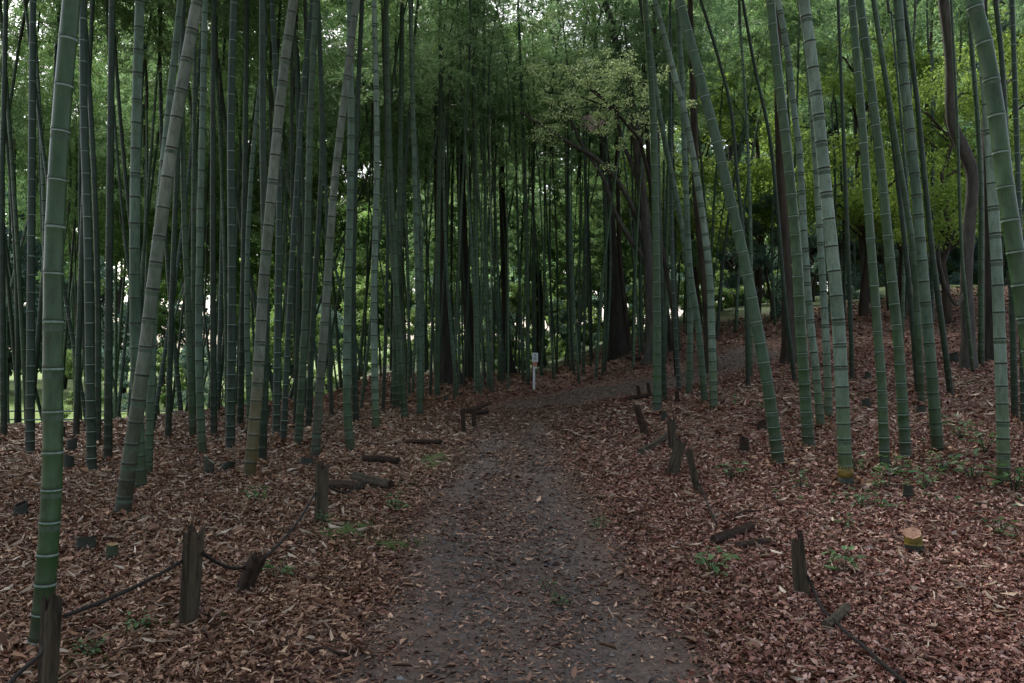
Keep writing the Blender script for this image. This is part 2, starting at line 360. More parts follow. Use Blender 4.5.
# ------------------------------------------------------------------ fallen leaves
def heights(X, Y): return np.array([ground_h(float(x), float(y)) for x, y in zip(X, Y)])
def scatter(rng, n, y0, y1, half=.82, extra=1.2):
    Y = np.sqrt(rng.uniform(y0 * y0, y1 * y1, n)); X = rng.uniform(-1, 1, n) * (Y * half + extra); return X, Y
def rand_dir(rng, n, tilt):
    a = rng.uniform(0, 2 * np.pi, n); e = rng.normal(0, tilt, n)
    D = np.stack([np.cos(a) * np.cos(e), np.sin(a) * np.cos(e), np.sin(e)], 1)
    U = np.stack([rng.normal(0, tilt, n), rng.normal(0, tilt, n), np.ones(n)], 1); return D, U
def litter():
    rng = np.random.default_rng(5)
    sets = {'red': [], 'tan': [], 'path': []}
    for (n, y0, y1, k) in ((165000, 2.2, 5.5, .80), (200000, 5.5, 11, .92), (85000, 11, 20, 1.45), (26000, 20, 31, 2.3)):
        X, Y = scatter(rng, n, y0, y1); d = path_dist(X, Y)
        nz = np.array([mn.noise(Vector((x * 1.3, y * 1.3, 9))) for x, y in zip(X, Y)])
        keep = rng.uniform(0, 1, n) < np.clip(.18 + (d + .40 * nz + .16) * 1.3, .06, 1).clip(np.where(Y > 17, .62, 0), 1) * np.where(d > .3, np.clip(1.0 + .5 * nz, .5, 1), 1)
        X, Y, d, nz = X[keep], Y[keep], d[keep], nz[keep]; n = len(X)
        Z = heights(X, Y)
        red = rng.uniform(0, 1, n) < np.clip(.5 + .28 * X + .5 * nz, .12, .93)
        onp = rng.uniform(-.45, .05, n) > d
        for key, msk in (('red', red & ~onp), ('tan', ~red & ~onp), ('path', onp)):
            m = int(msk.sum())
            if not m: continue
            x, y, z = X[msk], Y[msk], Z[msk]
            D, U = rand_dir(rng, m, .30 if key != 'path' else .10)
            L = (.018 + rng.gamma(2.2, .0098, m)).clip(0, .075) * k; W = L * rng.uniform(.28, .6, m)
            if key == 'tan': L = (.020 + rng.gamma(2.0, .0145, m)).clip(0, .11) * k; W = L * rng.uniform(.10, .42, m)
            if key == 'path': L = rng.uniform(.012, .036, m) * k; W = L * rng.uniform(.25, .55, m)
            P = np.stack([x, y, z + (.020 if key == 'path' else .012) + rng.uniform(0, .03 if key != 'path' else .004, m)], 1)
            sets[key].append(leaf_arrays(P - D * L[:, None] * .5, D, U, L, W, .35, vary=1.0))
    names = {'red': ('fallen_leaves', 'litter_red'), 'tan': ('dry_bamboo_leaves', 'litter_tan'), 'path': ('path_leaf_litter', 'litter_path')}
    for key, lst in sets.items():
        off = 0; Vs = []; Fs = []
        for v, f in lst: Vs.append(v); Fs.append(f + off); off += len(v)
        nm, mt = names[key]
        tag(link(nm, mesh_np(nm, np.concatenate(Vs), np.concatenate(Fs), [mt])), kind='stuff')
    # long pale straw-like bamboo leaves on top
    n = 34000; X, Y = scatter(rng, n, 2.2, 16); d = path_dist(X, Y); nz = np.array([mn.noise(Vector((x * .8, y * .8, 33))) for x, y in zip(X, Y)])
    k = rng.uniform(0, 1, n) < np.clip(.25 + d + nz * .8, .03, 1) * np.where(X < 0, 1, .55); X, Y = X[k], Y[k]; n = len(X)
    D, U = rand_dir(rng, n, .25); L = rng.uniform(.035, .115, n) * (.8 + .05 * Y); P = np.stack([X, Y, heights(X, Y) + .035 + rng.uniform(0, .02, n)], 1)
    V, Fc = leaf_arrays(P - D * L[:, None] * .5, D, U, L, L * rng.uniform(.07, .16, n), .3, vary=1.0)
    tag(link('straw', mesh_np('straw', V, Fc, ['litter_straw'])), kind='stuff')
    # small debris trodden into the path and its edges
    n = 230000; X, Y = scatter(rng, n, 2.2, 17, .34, .6); d = path_dist(X, Y); nz = np.array([mn.noise(Vector((x * 1.7, y * .9, 14))) for x, y in zip(X, Y)])
    k = (d < rng.uniform(-.1, .9, n)) & (rng.uniform(0, 1, n) < np.clip(.55 + nz * .7 + .5 * (d + .5) + .35 * np.exp(-((d + .85) / .18) ** 2) - .3 * np.exp(-((d + .45) / .16) ** 2), .15, 1)); X, Y = X[k], Y[k]; n = len(X)
    D, U = rand_dir(rng, n, .14); L = (.010 + rng.gamma(2, .009, n)).clip(0, .06) * (1 + .05 * Y); W = L * rng.uniform(.12, .5, n)
    P = np.stack([X, Y, heights(X, Y) + .019 + rng.uniform(0, .006, n)], 1); V, Fc = leaf_arrays(P, D, U, L, W, .2, vary=.8)
    tag(link('path_debris', mesh_np('path_debris', V, Fc, ['litter_path'])), kind='stuff')
    # gravel: small angular stones
    n = 26000; X, Y = scatter(rng, n, 2.2, 13, .35, .6); d = path_dist(X, Y); k = d < rng.uniform(-.5, .12, n); X, Y = X[k], Y[k]; n = len(X)
    Z = heights(X, Y) + .014; s = rng.uniform(.005, .016, n) * (1 + .05 * Y)
    tet = np.array([[1, 0, -.4], [-.5, .87, -.4], [-.5, -.87, -.4], [.2, .1, .75]])
    a = rng.uniform(0, 6.28, n); c, sn = np.cos(a), np.sin(a)
    T = tet[None] * rng.uniform(.6, 1.3, (n, 4, 1)); Tx = T[..., 0] * c[:, None] - T[..., 1] * sn[:, None]; Ty = T[..., 0] * sn[:, None] + T[..., 1] * c[:, None]
    V = np.stack([Tx, Ty, T[..., 2] * .6], -1) * s[:, None, None] + np.stack([X, Y, Z], 1)[:, None, :]
    b = np.arange(n)[:, None] * 4; Fc = np.concatenate([b + np.array([q]) for q in ((0, 1, 3), (1, 2, 3), (2, 0, 3))], 1).reshape(-1, 3)
    tag(link('gravel', mesh_np('gravel', V.reshape(-1, 3), Fc, ['gravel'])), kind='stuff')
litter()

# ------------------------------------------------------------------ bamboo
def node_heights(z1, rng, k=1.0):
    z = .06; o = []
    while z < z1:
        o.append(z); z += (.13 + .13 * min(1, z / 1.6)) * k * rng.uniform(.9, 1.1)
    return o
def culm_mesh(name, path, r0, r1, z1, style, body, rng, seg=12, flare=0.0, detail=True):
    """path(z) -> (x,y) offset from the foot; style 'pale' or 'dark' rings"""
    mb = MB(); pts = []; rad = []; mats = []
    def add(z, r, m): pts.append(Vector((*path(z), z))); rad.append(r); mats.append(m)
    rz = lambda z: (r0 + (r1 - r0) * z / z1) * (1 + flare * math.exp(-max(z, 0) / .5))
    add(-.25, rz(0) * .95, 0)
    zs = node_heights(z1 - .1, rng)
    for i, z in enumerate(zs):
        r = rz(z); q = .0035 if detail else .006
        jit = rng.uniform(.8, 1.25); bl = body != 'dark_green' and rng.random() < .45
        if style == 'pale':   # fresh culm: thin pale waxy line under each node
            add(z - .050 * jit, r, 3 if bl else 0); add(z - .022, r * 1.005, 0); add(z - .010 * jit, r * 1.045, 1); add(z - .001, r * 1.05, 2); add(z + .006, r * 1.015, 0); add(z + .012, r * 1.05, 0); add(z + .022, r * .995, 0)
        else:                  # aged culm: dark scar at each node
            k = (1 if detail else 1.5) * jit
            if detail and bl: add(z - .055 * jit, r, 3)
            add(z - .022 * k, r * 1.0, 0); add(z - .011 * k, r * 1.065, 2); add(z - .001, r * 1.03, 2); add(z + .006, r * 1.075, 0); add(z + .013 * k, r * .99, 0); add(z + .022 * k, r * 1.0, 0)
    add(z1, rz(z1), 0)
    rings = mb.tube(pts, rad, seg, 0, True)
    mi = []
    for i in range(len(pts) - 1): mi += [mats[i]] * seg
    mi += [0, 0]
    mb.m = mi
    return mb.mesh(name, [body, 'ring_pale', 'ring_dark', 'bloom'])

def crown_mesh(name, rng, H=7.5, r0=.032, nleaf=4200, mat='bamboo_leaf', bend=.9, spread=1.45, bare=.0, big=1.0):
    """upper stalk, side branches and leaves of one bamboo; z=0 is where the culm part ends"""
    nr = np.random.default_rng(rng.randrange(1 << 30))
    mb = MB(); dirb = rng.uniform(0, 6.28)
    def cp(z): s = (z / H) ** 2.2 * bend; return Vector((math.cos(dirb) * s * 1.3, math.sin(dirb) * s * 1.3, z - .25 * s))
    zz = np.linspace(0, H, 18)
    mb.tube([cp(z) for z in zz], [r0 * (1 - .9 * z / H) for z in zz], 7, 0, True)
    P = []; Dd = []; az = rng.uniform(0, 6.28); z = bare; nodes = []
    while z < H - .1:
        nodes.append(z); z += .27 * rng.uniform(.85, 1.15)
    tips = []
    for i, z in enumerate(nodes):
        az += math.pi + rng.uniform(-.5, .5); f = z / H
        for b in range(2):
            L = spread * (0.55 + .75 * math.sin(math.pi * min(1, f * .85 + .12))) * rng.uniform(.7, 1.15) * (1 if b == 0 else .6)
            a = az + (b * .7 - .3) + rng.uniform(-.3, .3); e = rng.uniform(.45, .95)
            p0 = cp(z); pts = []
            for k in range(5):
                s = k / 4; pts.append(p0 + Vector((math.cos(a) * L * s * math.cos(e) * (1 + .15 * s), math.sin(a) * L * s * math.cos(e) * (1 + .15 * s), L * (s * math.sin(e) - .62 * s * s))))
            mb.tube(pts, [.006, .005, .004, .003, .002], 3, 0, False)
            tips.append((pts, L))
    nb = len(mb.f)
    V = np.array([tuple(v) for v in mb.v]); 
    # leaves in drooping fans along the outer two thirds of each branch
    w = np.array([t[1] for t in tips]); w = w * np.array([1.25 - .1 * t[0][0].z for t in tips]).clip(.3); w = w / w.sum(); nf = nleaf // 6
    idx = nr.choice(len(tips), nf, p=w); s = nr.uniform(.18, 1.05, nf) ** .8
    C = np.empty((nf, 3)); O = np.empty((nf, 3))
    for q in range(nf):
        pts, L = tips[idx[q]]; t = min(s[q], .999) * 4; k = int(t); C[q] = pts[k].lerp(pts[k + 1], t - k)[:]; dd = (pts[4] - pts[0]); O[q] = dd[:]
    O /= np.linalg.norm(O, axis=1, keepdims=True)
    C += nr.normal(0, .10, (nf, 3)) * np.array([1, 1, .7])
    C6 = np.repeat(C, 6, 0) + nr.normal(0, .028, (nf * 6, 3)); O6 = np.repeat(O + nr.normal(0, .5, (nf, 3)), 6, 0)
    D = O6 + nr.normal(0, .55, (nf * 6, 3)); D[:, 2] -= .55
    U = nr.normal(0, .45, (nf * 6, 3)); U[:, 2] += 1
    L = nr.uniform(.085, .15, nf * 6) * big; W = L * nr.uniform(.13, .19, nf * 6)
    LV, LF = leaf_arrays(C6, D, U, L, W, .12)
    base = len(V); faces = [tuple(f) for f in mb.f] + [tuple(int(i) + base for i in f) for f in LF]
    me = mesh_np(name, np.concatenate([V, LV]), faces, ['mid_green', mat], [0] * nb + [1] * len(LF))
    return me
rg = random.Random(11)
CROWNS = [crown_mesh('bamboo_crown', rg, H=rg.uniform(4.8, 6.4), mat='bamboo_leaf_pale' if i in (2, 5, 6) else 'bamboo_leaf', bend=rg.uniform(.5, 1.6), bare=rg.uniform(0, .6), spread=1.75 if i in (2, 5, 6) else 1.45, nleaf=6000 if i in (2, 5, 6) else 4600) for i in range(7)]
SPARSE = [crown_mesh('bamboo_sparse_crown', rg, H=5.5, mat='bamboo_leaf_pale', bend=1.0, nleaf=1700, spread=1.6) for _ in range(3)]
SPARSE_ON = [False]
HERO_XY = []
BG = 'bamboo culms of the grove'
def hero(label, body, style, wpx, pts, flare=.08, foot_ring=None, base=None):
    b = hit(*pts[0]) if base is None else Vector((base[0], base[1], ground_h(base[0], base[1])))
    D = b.y; rng = random.Random(int(pts[0][0] * 13 + pts[0][1]))
    wp = [at(px, py, D) - b for px, py in pts[1:]]
    zs = [0.] + [p.z for p in wp]; xs = [0.] + [p.x for p in wp]
    r0 = wpx / 2 * D / F
    zc = rng.uniform(7.2, 8.6)
    # extend the lean above the last traced point, easing to vertical
    zl, xl = zs[-1], xs[-1]; sl = (xs[-1] - xs[-2]) / max(.1, zs[-1] - zs[-2])
    z = zl
    while z < zc + .6:
        z += .7; xl += sl * .7; sl *= .86; zs.append(z); xs.append(xl)
    zc = zs[-1]
    K = [Vector((x, 0, z)) for x, z in zip(xs, zs)]
    cc = catmull(K, 8); cz = np.array([c.z for c in cc]); cx = np.array([c.x for c in cc]); o = np.argsort(cz); cz, cx = cz[o], cx[o]
    ydrift = rng.uniform(-.02, .04)
    def path(z): return ((b.x + float(np.interp(z, cz, cx))) * (1 + ydrift * max(z, 0) / D) - b.x, ydrift * max(z, 0))
    seg = 20 if D < 6 else (14 if D < 11 else 9)
    root = empty('bamboo', b, label, 'bamboo', BG)
    me = culm_mesh('bamboo_culm', path, r0, r0 * .62, zc, style, body, rng, seg, flare)
    link('culm', me, root)
    if foot_ring:
        mb = MB(); mb.tube([(*path(.10), .10), (*path(.15), .15), (*path(.21), .21)], [r0 * 1.07, r0 * 1.05, r0 * 1.045], 18, 0)
        mb.tube([(0, 0, -.05), (*path(.098), .098)], [r0 * 1.13, r0 * 1.09], 18, 1)
        link('foot_sheath', mb.mesh('foot_sheath', ['ring_yellow', 'ring_dark']), root)
    c = link('crown', CROWNS[rng.choice((2, 5, 6)) if D > 11 and 330 < pts[0][0] < 700 else rng.randrange(len(CROWNS))], root, (*path(zc - .05), zc - .05)); c.rotation_euler = (rng.uniform(-.05, .05), sl * .5, rng.uniform(0, 6.28))
    k = min(1.6, max(.7, r0 * .62 / .032)); c.scale = (1, 1, 1)
    HERO_XY.append((b.x, b.y)); return root

H = hero
# left side
H('thick fresh green bamboo with thin white rings beside the leaning post, closest of all', 'fresh_green', 'pale', 19.5, [(38, 652), (44, 600), (52, 480), (53, 350), (54, 250), (61, 120), (71, 0)], .02)
H('thick pale leaning bamboo with dark rings and a swollen foot behind the stumps', 'tan', 'dark', 13.5, [(122, 517), (131, 450), (144, 360), (160, 230), (176, 120), (197, 0)], .22)
H('smooth grey upright bamboo crossed by the thick pale leaning one', 'grey_green', 'dark', 11, [(141, 490), (137, 400), (135, 300), (135, 200), (137, 100), (140, 0)])
H('grey bamboo leaning the same way just behind the thick pale leaning one', 'grey_green', 'dark', 8, [(148, 478), (152, 360), (157, 240), (168, 120), (181, 0)])
H('yellow footed pale bamboo with dark rings standing behind the mossy square post', 'tan_yellow', 'dark', 11.5, [(249, 480), (257, 390), (264, 280), (273, 180), (283, 80), (294, 0)], .05)
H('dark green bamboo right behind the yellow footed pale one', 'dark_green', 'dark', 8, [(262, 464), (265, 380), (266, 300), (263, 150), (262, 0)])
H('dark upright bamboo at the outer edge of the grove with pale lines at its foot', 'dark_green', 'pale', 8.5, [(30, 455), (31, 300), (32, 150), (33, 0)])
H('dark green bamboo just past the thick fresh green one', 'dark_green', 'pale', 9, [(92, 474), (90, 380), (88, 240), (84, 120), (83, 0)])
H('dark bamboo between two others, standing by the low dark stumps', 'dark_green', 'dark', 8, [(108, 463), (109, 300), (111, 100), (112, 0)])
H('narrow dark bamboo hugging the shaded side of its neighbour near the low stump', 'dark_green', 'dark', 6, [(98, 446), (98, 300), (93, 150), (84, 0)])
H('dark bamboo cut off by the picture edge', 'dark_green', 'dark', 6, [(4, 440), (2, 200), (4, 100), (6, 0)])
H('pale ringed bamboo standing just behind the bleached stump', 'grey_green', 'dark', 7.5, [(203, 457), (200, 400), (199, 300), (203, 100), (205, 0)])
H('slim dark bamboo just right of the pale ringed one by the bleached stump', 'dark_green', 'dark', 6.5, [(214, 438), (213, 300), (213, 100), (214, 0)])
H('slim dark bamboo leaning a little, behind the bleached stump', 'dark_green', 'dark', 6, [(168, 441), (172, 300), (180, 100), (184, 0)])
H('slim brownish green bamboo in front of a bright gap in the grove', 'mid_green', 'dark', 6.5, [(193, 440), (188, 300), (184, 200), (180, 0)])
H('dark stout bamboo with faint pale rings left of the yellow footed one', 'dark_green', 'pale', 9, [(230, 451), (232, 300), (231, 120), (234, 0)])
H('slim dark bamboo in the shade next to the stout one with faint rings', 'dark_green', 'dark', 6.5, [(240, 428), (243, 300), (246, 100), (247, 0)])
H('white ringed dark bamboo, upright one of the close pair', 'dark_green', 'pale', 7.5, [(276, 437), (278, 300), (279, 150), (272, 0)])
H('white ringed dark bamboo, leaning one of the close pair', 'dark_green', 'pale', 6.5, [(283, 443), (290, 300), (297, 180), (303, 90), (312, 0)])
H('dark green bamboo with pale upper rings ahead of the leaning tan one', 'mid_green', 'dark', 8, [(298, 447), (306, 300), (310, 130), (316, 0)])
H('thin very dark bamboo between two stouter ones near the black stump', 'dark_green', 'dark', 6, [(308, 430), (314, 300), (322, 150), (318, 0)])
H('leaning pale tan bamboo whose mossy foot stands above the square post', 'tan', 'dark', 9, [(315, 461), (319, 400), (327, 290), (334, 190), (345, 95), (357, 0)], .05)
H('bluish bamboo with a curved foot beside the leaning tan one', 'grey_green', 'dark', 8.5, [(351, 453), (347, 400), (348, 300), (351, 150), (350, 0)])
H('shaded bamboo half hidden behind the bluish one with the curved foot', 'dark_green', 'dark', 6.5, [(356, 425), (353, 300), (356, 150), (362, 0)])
H('bright bluish bamboo with bold dark rings rising into the feathery leaves', 'pale_green', 'dark', 7.5, [(376, 431), (374, 300), (377, 150), (374, 0)])
H('bamboo whose foot curves towards the path, with close dark rings', 'mid_green', 'dark', 7, [(405, 421), (401, 370), (395, 270), (390, 170), (386, 0)])
H('greyish bamboo standing just behind the one with the curved ringed foot', 'mid_green', 'dark', 7, [(396, 409), (396, 300), (400, 180), (402, 0)])
H('straight bluish bamboo with bold rings nearest the small double post', 'grey_green', 'dark', 6, [(420, 415), (418, 300), (414, 150), (410, 0)])
H('slim green bamboo in front of the flared dark tree', 'mid_green', 'dark', 5.5, [(437, 397), (438, 250), (440, 120), (440, 0)])
H('fresh green bamboo, stouter of the two by the flared dark tree', 'fresh_green', 'pale', 6.5, [(477, 393), (476, 250), (474, 100), (472, 0)])
H('fresh green bamboo, slimmer of the two by the flared dark tree', 'fresh_green', 'pale', 4.5, [(489, 388), (486, 250), (484, 100), (484, 0)])
H('grey green bamboo just behind the white sign post', 'mid_green', 'dark', 4.5, [(528, 385), (527, 250), (522, 100), (518, 0)])
H('silvery thin bamboo standing out pale among the dark ones behind the sign', 'pale_green', 'dark', 4, [(571, 371), (569, 250), (566, 150), (561, 60), (558, 0)])
# right side
H('straight green bamboo with pale rings standing alone at the bend of the path', 'fresh_green', 'pale', 9, [(657, 413), (657, 300), (655, 180), (652, 90), (645, 0)])
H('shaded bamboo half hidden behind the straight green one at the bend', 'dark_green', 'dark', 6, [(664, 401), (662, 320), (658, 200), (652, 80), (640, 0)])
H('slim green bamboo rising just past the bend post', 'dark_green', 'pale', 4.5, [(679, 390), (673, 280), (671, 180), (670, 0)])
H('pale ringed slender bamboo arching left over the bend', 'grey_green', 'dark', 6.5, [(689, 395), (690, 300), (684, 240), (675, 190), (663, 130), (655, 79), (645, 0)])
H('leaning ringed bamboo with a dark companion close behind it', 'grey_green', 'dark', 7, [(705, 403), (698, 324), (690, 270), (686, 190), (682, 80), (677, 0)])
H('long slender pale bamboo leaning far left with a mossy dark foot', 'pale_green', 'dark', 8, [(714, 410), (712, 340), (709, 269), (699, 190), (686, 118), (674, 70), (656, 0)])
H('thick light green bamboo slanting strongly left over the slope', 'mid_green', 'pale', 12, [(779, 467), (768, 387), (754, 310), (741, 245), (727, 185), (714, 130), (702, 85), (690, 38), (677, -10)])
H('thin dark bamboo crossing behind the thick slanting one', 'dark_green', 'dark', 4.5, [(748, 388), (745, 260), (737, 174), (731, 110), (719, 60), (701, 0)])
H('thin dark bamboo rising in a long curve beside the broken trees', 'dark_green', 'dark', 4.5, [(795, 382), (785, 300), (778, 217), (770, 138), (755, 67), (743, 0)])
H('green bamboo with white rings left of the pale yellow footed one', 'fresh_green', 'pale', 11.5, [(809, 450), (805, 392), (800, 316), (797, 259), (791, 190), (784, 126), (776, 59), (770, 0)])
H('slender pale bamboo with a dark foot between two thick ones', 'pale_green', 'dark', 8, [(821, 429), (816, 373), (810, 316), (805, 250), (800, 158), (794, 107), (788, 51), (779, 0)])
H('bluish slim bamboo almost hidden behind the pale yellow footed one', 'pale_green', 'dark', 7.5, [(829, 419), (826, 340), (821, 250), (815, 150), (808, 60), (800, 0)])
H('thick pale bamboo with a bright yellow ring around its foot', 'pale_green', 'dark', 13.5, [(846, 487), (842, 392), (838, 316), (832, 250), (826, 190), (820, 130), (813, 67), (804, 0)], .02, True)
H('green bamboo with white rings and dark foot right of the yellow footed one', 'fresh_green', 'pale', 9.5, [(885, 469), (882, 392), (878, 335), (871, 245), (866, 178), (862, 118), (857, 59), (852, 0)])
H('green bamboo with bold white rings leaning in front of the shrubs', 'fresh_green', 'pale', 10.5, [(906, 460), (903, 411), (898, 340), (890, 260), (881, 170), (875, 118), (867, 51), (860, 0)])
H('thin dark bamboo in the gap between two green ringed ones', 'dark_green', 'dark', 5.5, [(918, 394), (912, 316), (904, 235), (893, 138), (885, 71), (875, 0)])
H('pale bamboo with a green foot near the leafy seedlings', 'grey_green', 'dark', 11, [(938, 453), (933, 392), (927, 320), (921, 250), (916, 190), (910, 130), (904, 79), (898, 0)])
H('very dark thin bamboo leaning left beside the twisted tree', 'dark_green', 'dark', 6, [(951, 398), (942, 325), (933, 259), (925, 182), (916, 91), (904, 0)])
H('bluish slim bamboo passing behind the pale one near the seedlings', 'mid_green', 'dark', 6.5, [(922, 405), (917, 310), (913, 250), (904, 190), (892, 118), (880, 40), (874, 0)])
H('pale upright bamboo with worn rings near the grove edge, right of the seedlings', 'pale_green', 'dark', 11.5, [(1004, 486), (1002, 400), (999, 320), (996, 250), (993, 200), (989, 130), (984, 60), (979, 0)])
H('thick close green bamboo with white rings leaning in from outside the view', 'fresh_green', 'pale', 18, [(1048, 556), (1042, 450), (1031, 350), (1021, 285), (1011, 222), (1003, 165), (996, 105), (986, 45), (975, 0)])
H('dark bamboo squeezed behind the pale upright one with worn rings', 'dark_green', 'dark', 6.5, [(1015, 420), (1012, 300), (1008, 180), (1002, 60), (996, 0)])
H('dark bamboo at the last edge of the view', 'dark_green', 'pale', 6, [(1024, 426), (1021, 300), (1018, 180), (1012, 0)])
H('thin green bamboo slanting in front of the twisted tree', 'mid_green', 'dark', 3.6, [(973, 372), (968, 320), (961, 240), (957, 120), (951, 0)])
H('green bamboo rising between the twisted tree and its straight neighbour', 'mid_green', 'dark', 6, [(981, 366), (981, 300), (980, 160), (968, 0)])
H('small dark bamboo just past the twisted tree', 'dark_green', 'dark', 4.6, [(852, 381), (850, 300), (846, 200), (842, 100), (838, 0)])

# leaves heaped against the feet of the nearer culms
def foot_leaves():
    rng = np.random.default_rng(9); X = []; Y = []
    for x, y in HERO_XY:
        if y < 15:
            a = rng.uniform(0, 6.28, 90); r = .05 + rng.gamma(2, .05, 90); X.append(x + np.cos(a) * r); Y.append(y + np.sin(a) * r)
    X = np.concatenate(X); Y = np.concatenate(Y); n = len(X); D, U = rand_dir(rng, n, .5); L = rng.uniform(.03, .09, n) * 1.1
    P = np.stack([X, Y, heights(X, Y) + .02 + rng.uniform(0, .05, n)], 1); V, Fc = leaf_arrays(P - D * L[:, None] * .5, D, U, L, L * rng.uniform(.2, .6, n), .35, vary=1.0)
    tag(link('heaped_leaves', mesh_np('heaped_leaves', V, Fc, ['litter_tan'])), kind='stuff')
foot_leaves()
# the mass of the grove: slimmer culms farther back, one model of each sort and copies of it
def filler_proto(body, style, crown_mat, k):
    rng = random.Random(100 + k)
    root = empty('bamboo', (0, 0, 0), 'x', 'bamboo', BG)
    a, ph, b2 = rng.uniform(.0, .45), rng.uniform(0, 6.28), rng.uniform(.1, .5); zc = rng.uniform(6.2, 7.6)
    def path(z): s = max(z, 0) / zc; return (a * s * s * math.cos(ph) + b2 * .25 * math.sin(s * 3), a * s * s * math.sin(ph))
    link('culm', culm_mesh('bamboo_culm', path, .047, .030, zc, style, body, rng, 8, .06, False), root)
    link('crown', CROWNS[(0, 2, 5, 3, 6, 2, 1)[k]], root, (*path(zc), zc - .03))
    return root
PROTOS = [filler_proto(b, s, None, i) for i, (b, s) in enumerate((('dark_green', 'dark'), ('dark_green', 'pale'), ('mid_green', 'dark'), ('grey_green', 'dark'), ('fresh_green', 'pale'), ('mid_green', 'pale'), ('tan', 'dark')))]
TONE = ['dark green', 'dark green', 'mid green', 'greyish', 'fresh green', 'mid green', 'tan']
used = [False] * len(PROTOS); LAST = [None]
def copy_tree(o):
    c = o.copy(); COL.objects.link(c)
    for ch in o.children:
        d = ch.copy(); COL.objects.link(d); d.parent = c
    return c
frng = random.Random(77); TAKEN = list(HERO_XY)
SIGN_D = hit(534, 391).y
def too_near(x, y, r):
    if y < SIGN_D + .4 and y > 1 and 524 < CX + F * x / y < 546: return True
    return any((x - a) ** 2 + (y - b) ** 2 < r * r for a, b in TAKEN)
def add_filler(x, y, zone, weights, lean=0.0, sc=1.0, ws=1.0):
    k = frng.choices(range(len(PROTOS)), weights)[0]
    if not used[k]: o = PROTOS[k]; used[k] = True
    else: o = copy_tree(PROTOS[k])
    o.location = (x, y, ground_h(x, y)); s = sc * frng.uniform(.9, 1.15); w = ws * frng.uniform(.72, 1.25)
    for c in o.children: pass
    o.scale = (s, s, s); o.rotation_euler = (frng.gauss(0, .035), lean + frng.gauss(0, .045), frng.uniform(0, 6.28))
    for c in o.children:
        if c.name.startswith('culm'): c.scale = (w, w, 1)
    # keep crown on the culm's end
    for c in o.children:
        if c.name.startswith('crown'): c.location = (c.location.x * w, c.location.y * w, c.location.z)
    if SPARSE_ON[0] and frng.random() < .65:
        for c in o.children:
            if c.name.startswith('crown'): c.data = SPARSE[frng.randrange(3)]
    o['label'] = zone % TONE[k]; o['far'] = 1; TAKEN.append((x, y)); LAST[0] = o
def fill(n, zone, weights, sampler, mind, lean=0, sc=1, ws=1, clear=.5):
    c = 0; tries = 0
    while c < n and tries < 4000:
        tries += 1; x, y = sampler()
        if too_near(x, y, mind): continue
        if path_dist(np.array([x]), np.array([y]))[0] < clear: continue
        add_filler(x, y, zone, weights, lean() if callable(lean) else lean, sc, ws); c += 1
    return c
def pix_sampler(px0, px1, y0, y1):
    def s():
        y = math.sqrt(frng.uniform(y0 * y0, y1 * y1)); return (frng.uniform(px0, px1) - CX) / F * y, y
    return s
def edge_proto(k, crown):
    rng = random.Random(300 + k); root = empty('bamboo', (0, 0, 0), 'x', 'bamboo', BG); zc = rng.uniform(2.4, 4.2) if k < 3 else rng.uniform(4.6, 5.8)
    a = rng.uniform(-.2, .2)
    def path(z): return (a * z * .3, 0)
    link('culm', culm_mesh('bamboo_culm', path, .042, .034, zc, 'dark', 'mid_green' if k % 2 else 'dark_green', rng, 8, .06, False), root)
    link('crown', crown, root, (*path(zc), zc - .03)); return root
ER = random.Random(4)
EDGES = [edge_proto(k, crown_mesh('leafy_bamboo_crown', ER, H=8.0, nleaf=6000, mat='bamboo_leaf_pale' if k in (1, 2) else ('bamboo_leaf_deep' if k > 2 else 'bamboo_leaf'), bend=1.2, spread=2.0, big=1.7)) for k in range(6)]
def fill_edge(n, sampler, mind, sc=1.0, high=False):
    c = 0; tries = 0
    while c < n and tries < 3000:
        tries += 1; x, y = sampler()
        if too_near(x, y, mind) or path_dist(np.array([x]), np.array([y]))[0] < .8: continue
        k = c % 3 + (3 if high else 0); o = EDGES[k] if o_used[k] == 0 else copy_tree(EDGES[k])
        o_used[k] = 1; s = sc * frng.uniform(.85, 1.2); o.location = (x, y, ground_h(x, y)); o.scale = (s, s, s); o.rotation_euler = (frng.gauss(0, .05), frng.gauss(0, .07), frng.uniform(0, 6.28))
        o['label'] = 'leafy bamboo'; TAKEN.append((x, y)); c += 1
o_used = [0] * 6
W_DARK = (6, 1.6, 3, 1.5, .8, .8, .3); W_MIX = (4, 1.4, 3.4, 2.4, 1.4, 1.2, .4)
fill(34, 'slim %s bamboo in the shaded middle of the grove behind the rope fence', W_DARK, pix_sampler(-60, 400, 12.5, 17.5), .62, lambda: frng.gauss(.02, .05), 1.0, .9)
fill(44, 'slender %s bamboo on the far bank sloping down to the bright lawn', W_DARK, pix_sampler(22, 400, 18, 28), .62, lambda: frng.gauss(-.06, .12), 1.05, .85)
fill(9, 'slender leaning %s bamboo', (2, 0, 3, 2, 0, 0, 0), pix_sampler(-30, 60, 17, 24), .8, lambda: frng.gauss(-.13, .05), 1.0, .8)
SPARSE_ON[0] = True
fill(58, 'slim %s bamboo in the dense stand behind the white sign', W_MIX, pix_sampler(400, 610, 18.5, 29), .5, lambda: frng.gauss(0, .03), 1.0, .8)
SPARSE_ON[0] = False
fill(24, 'very thin %s bamboo', W_MIX, pix_sampler(395, 620, 26, 33), .5, lambda: frng.gauss(0, .04), 1.0, .8)
fill(20, 'thin %s bamboo among the old trees past the bend of the path', W_MIX, pix_sampler(610, 720, 21, 29), .7, lambda: frng.gauss(-.04, .03))
fill(14, 'thin %s bamboo scattered up the leafy slope above the path', W_MIX, pix_sampler(700, 1060, 15, 28), 1.0, lambda: frng.gauss(-.05, .04))
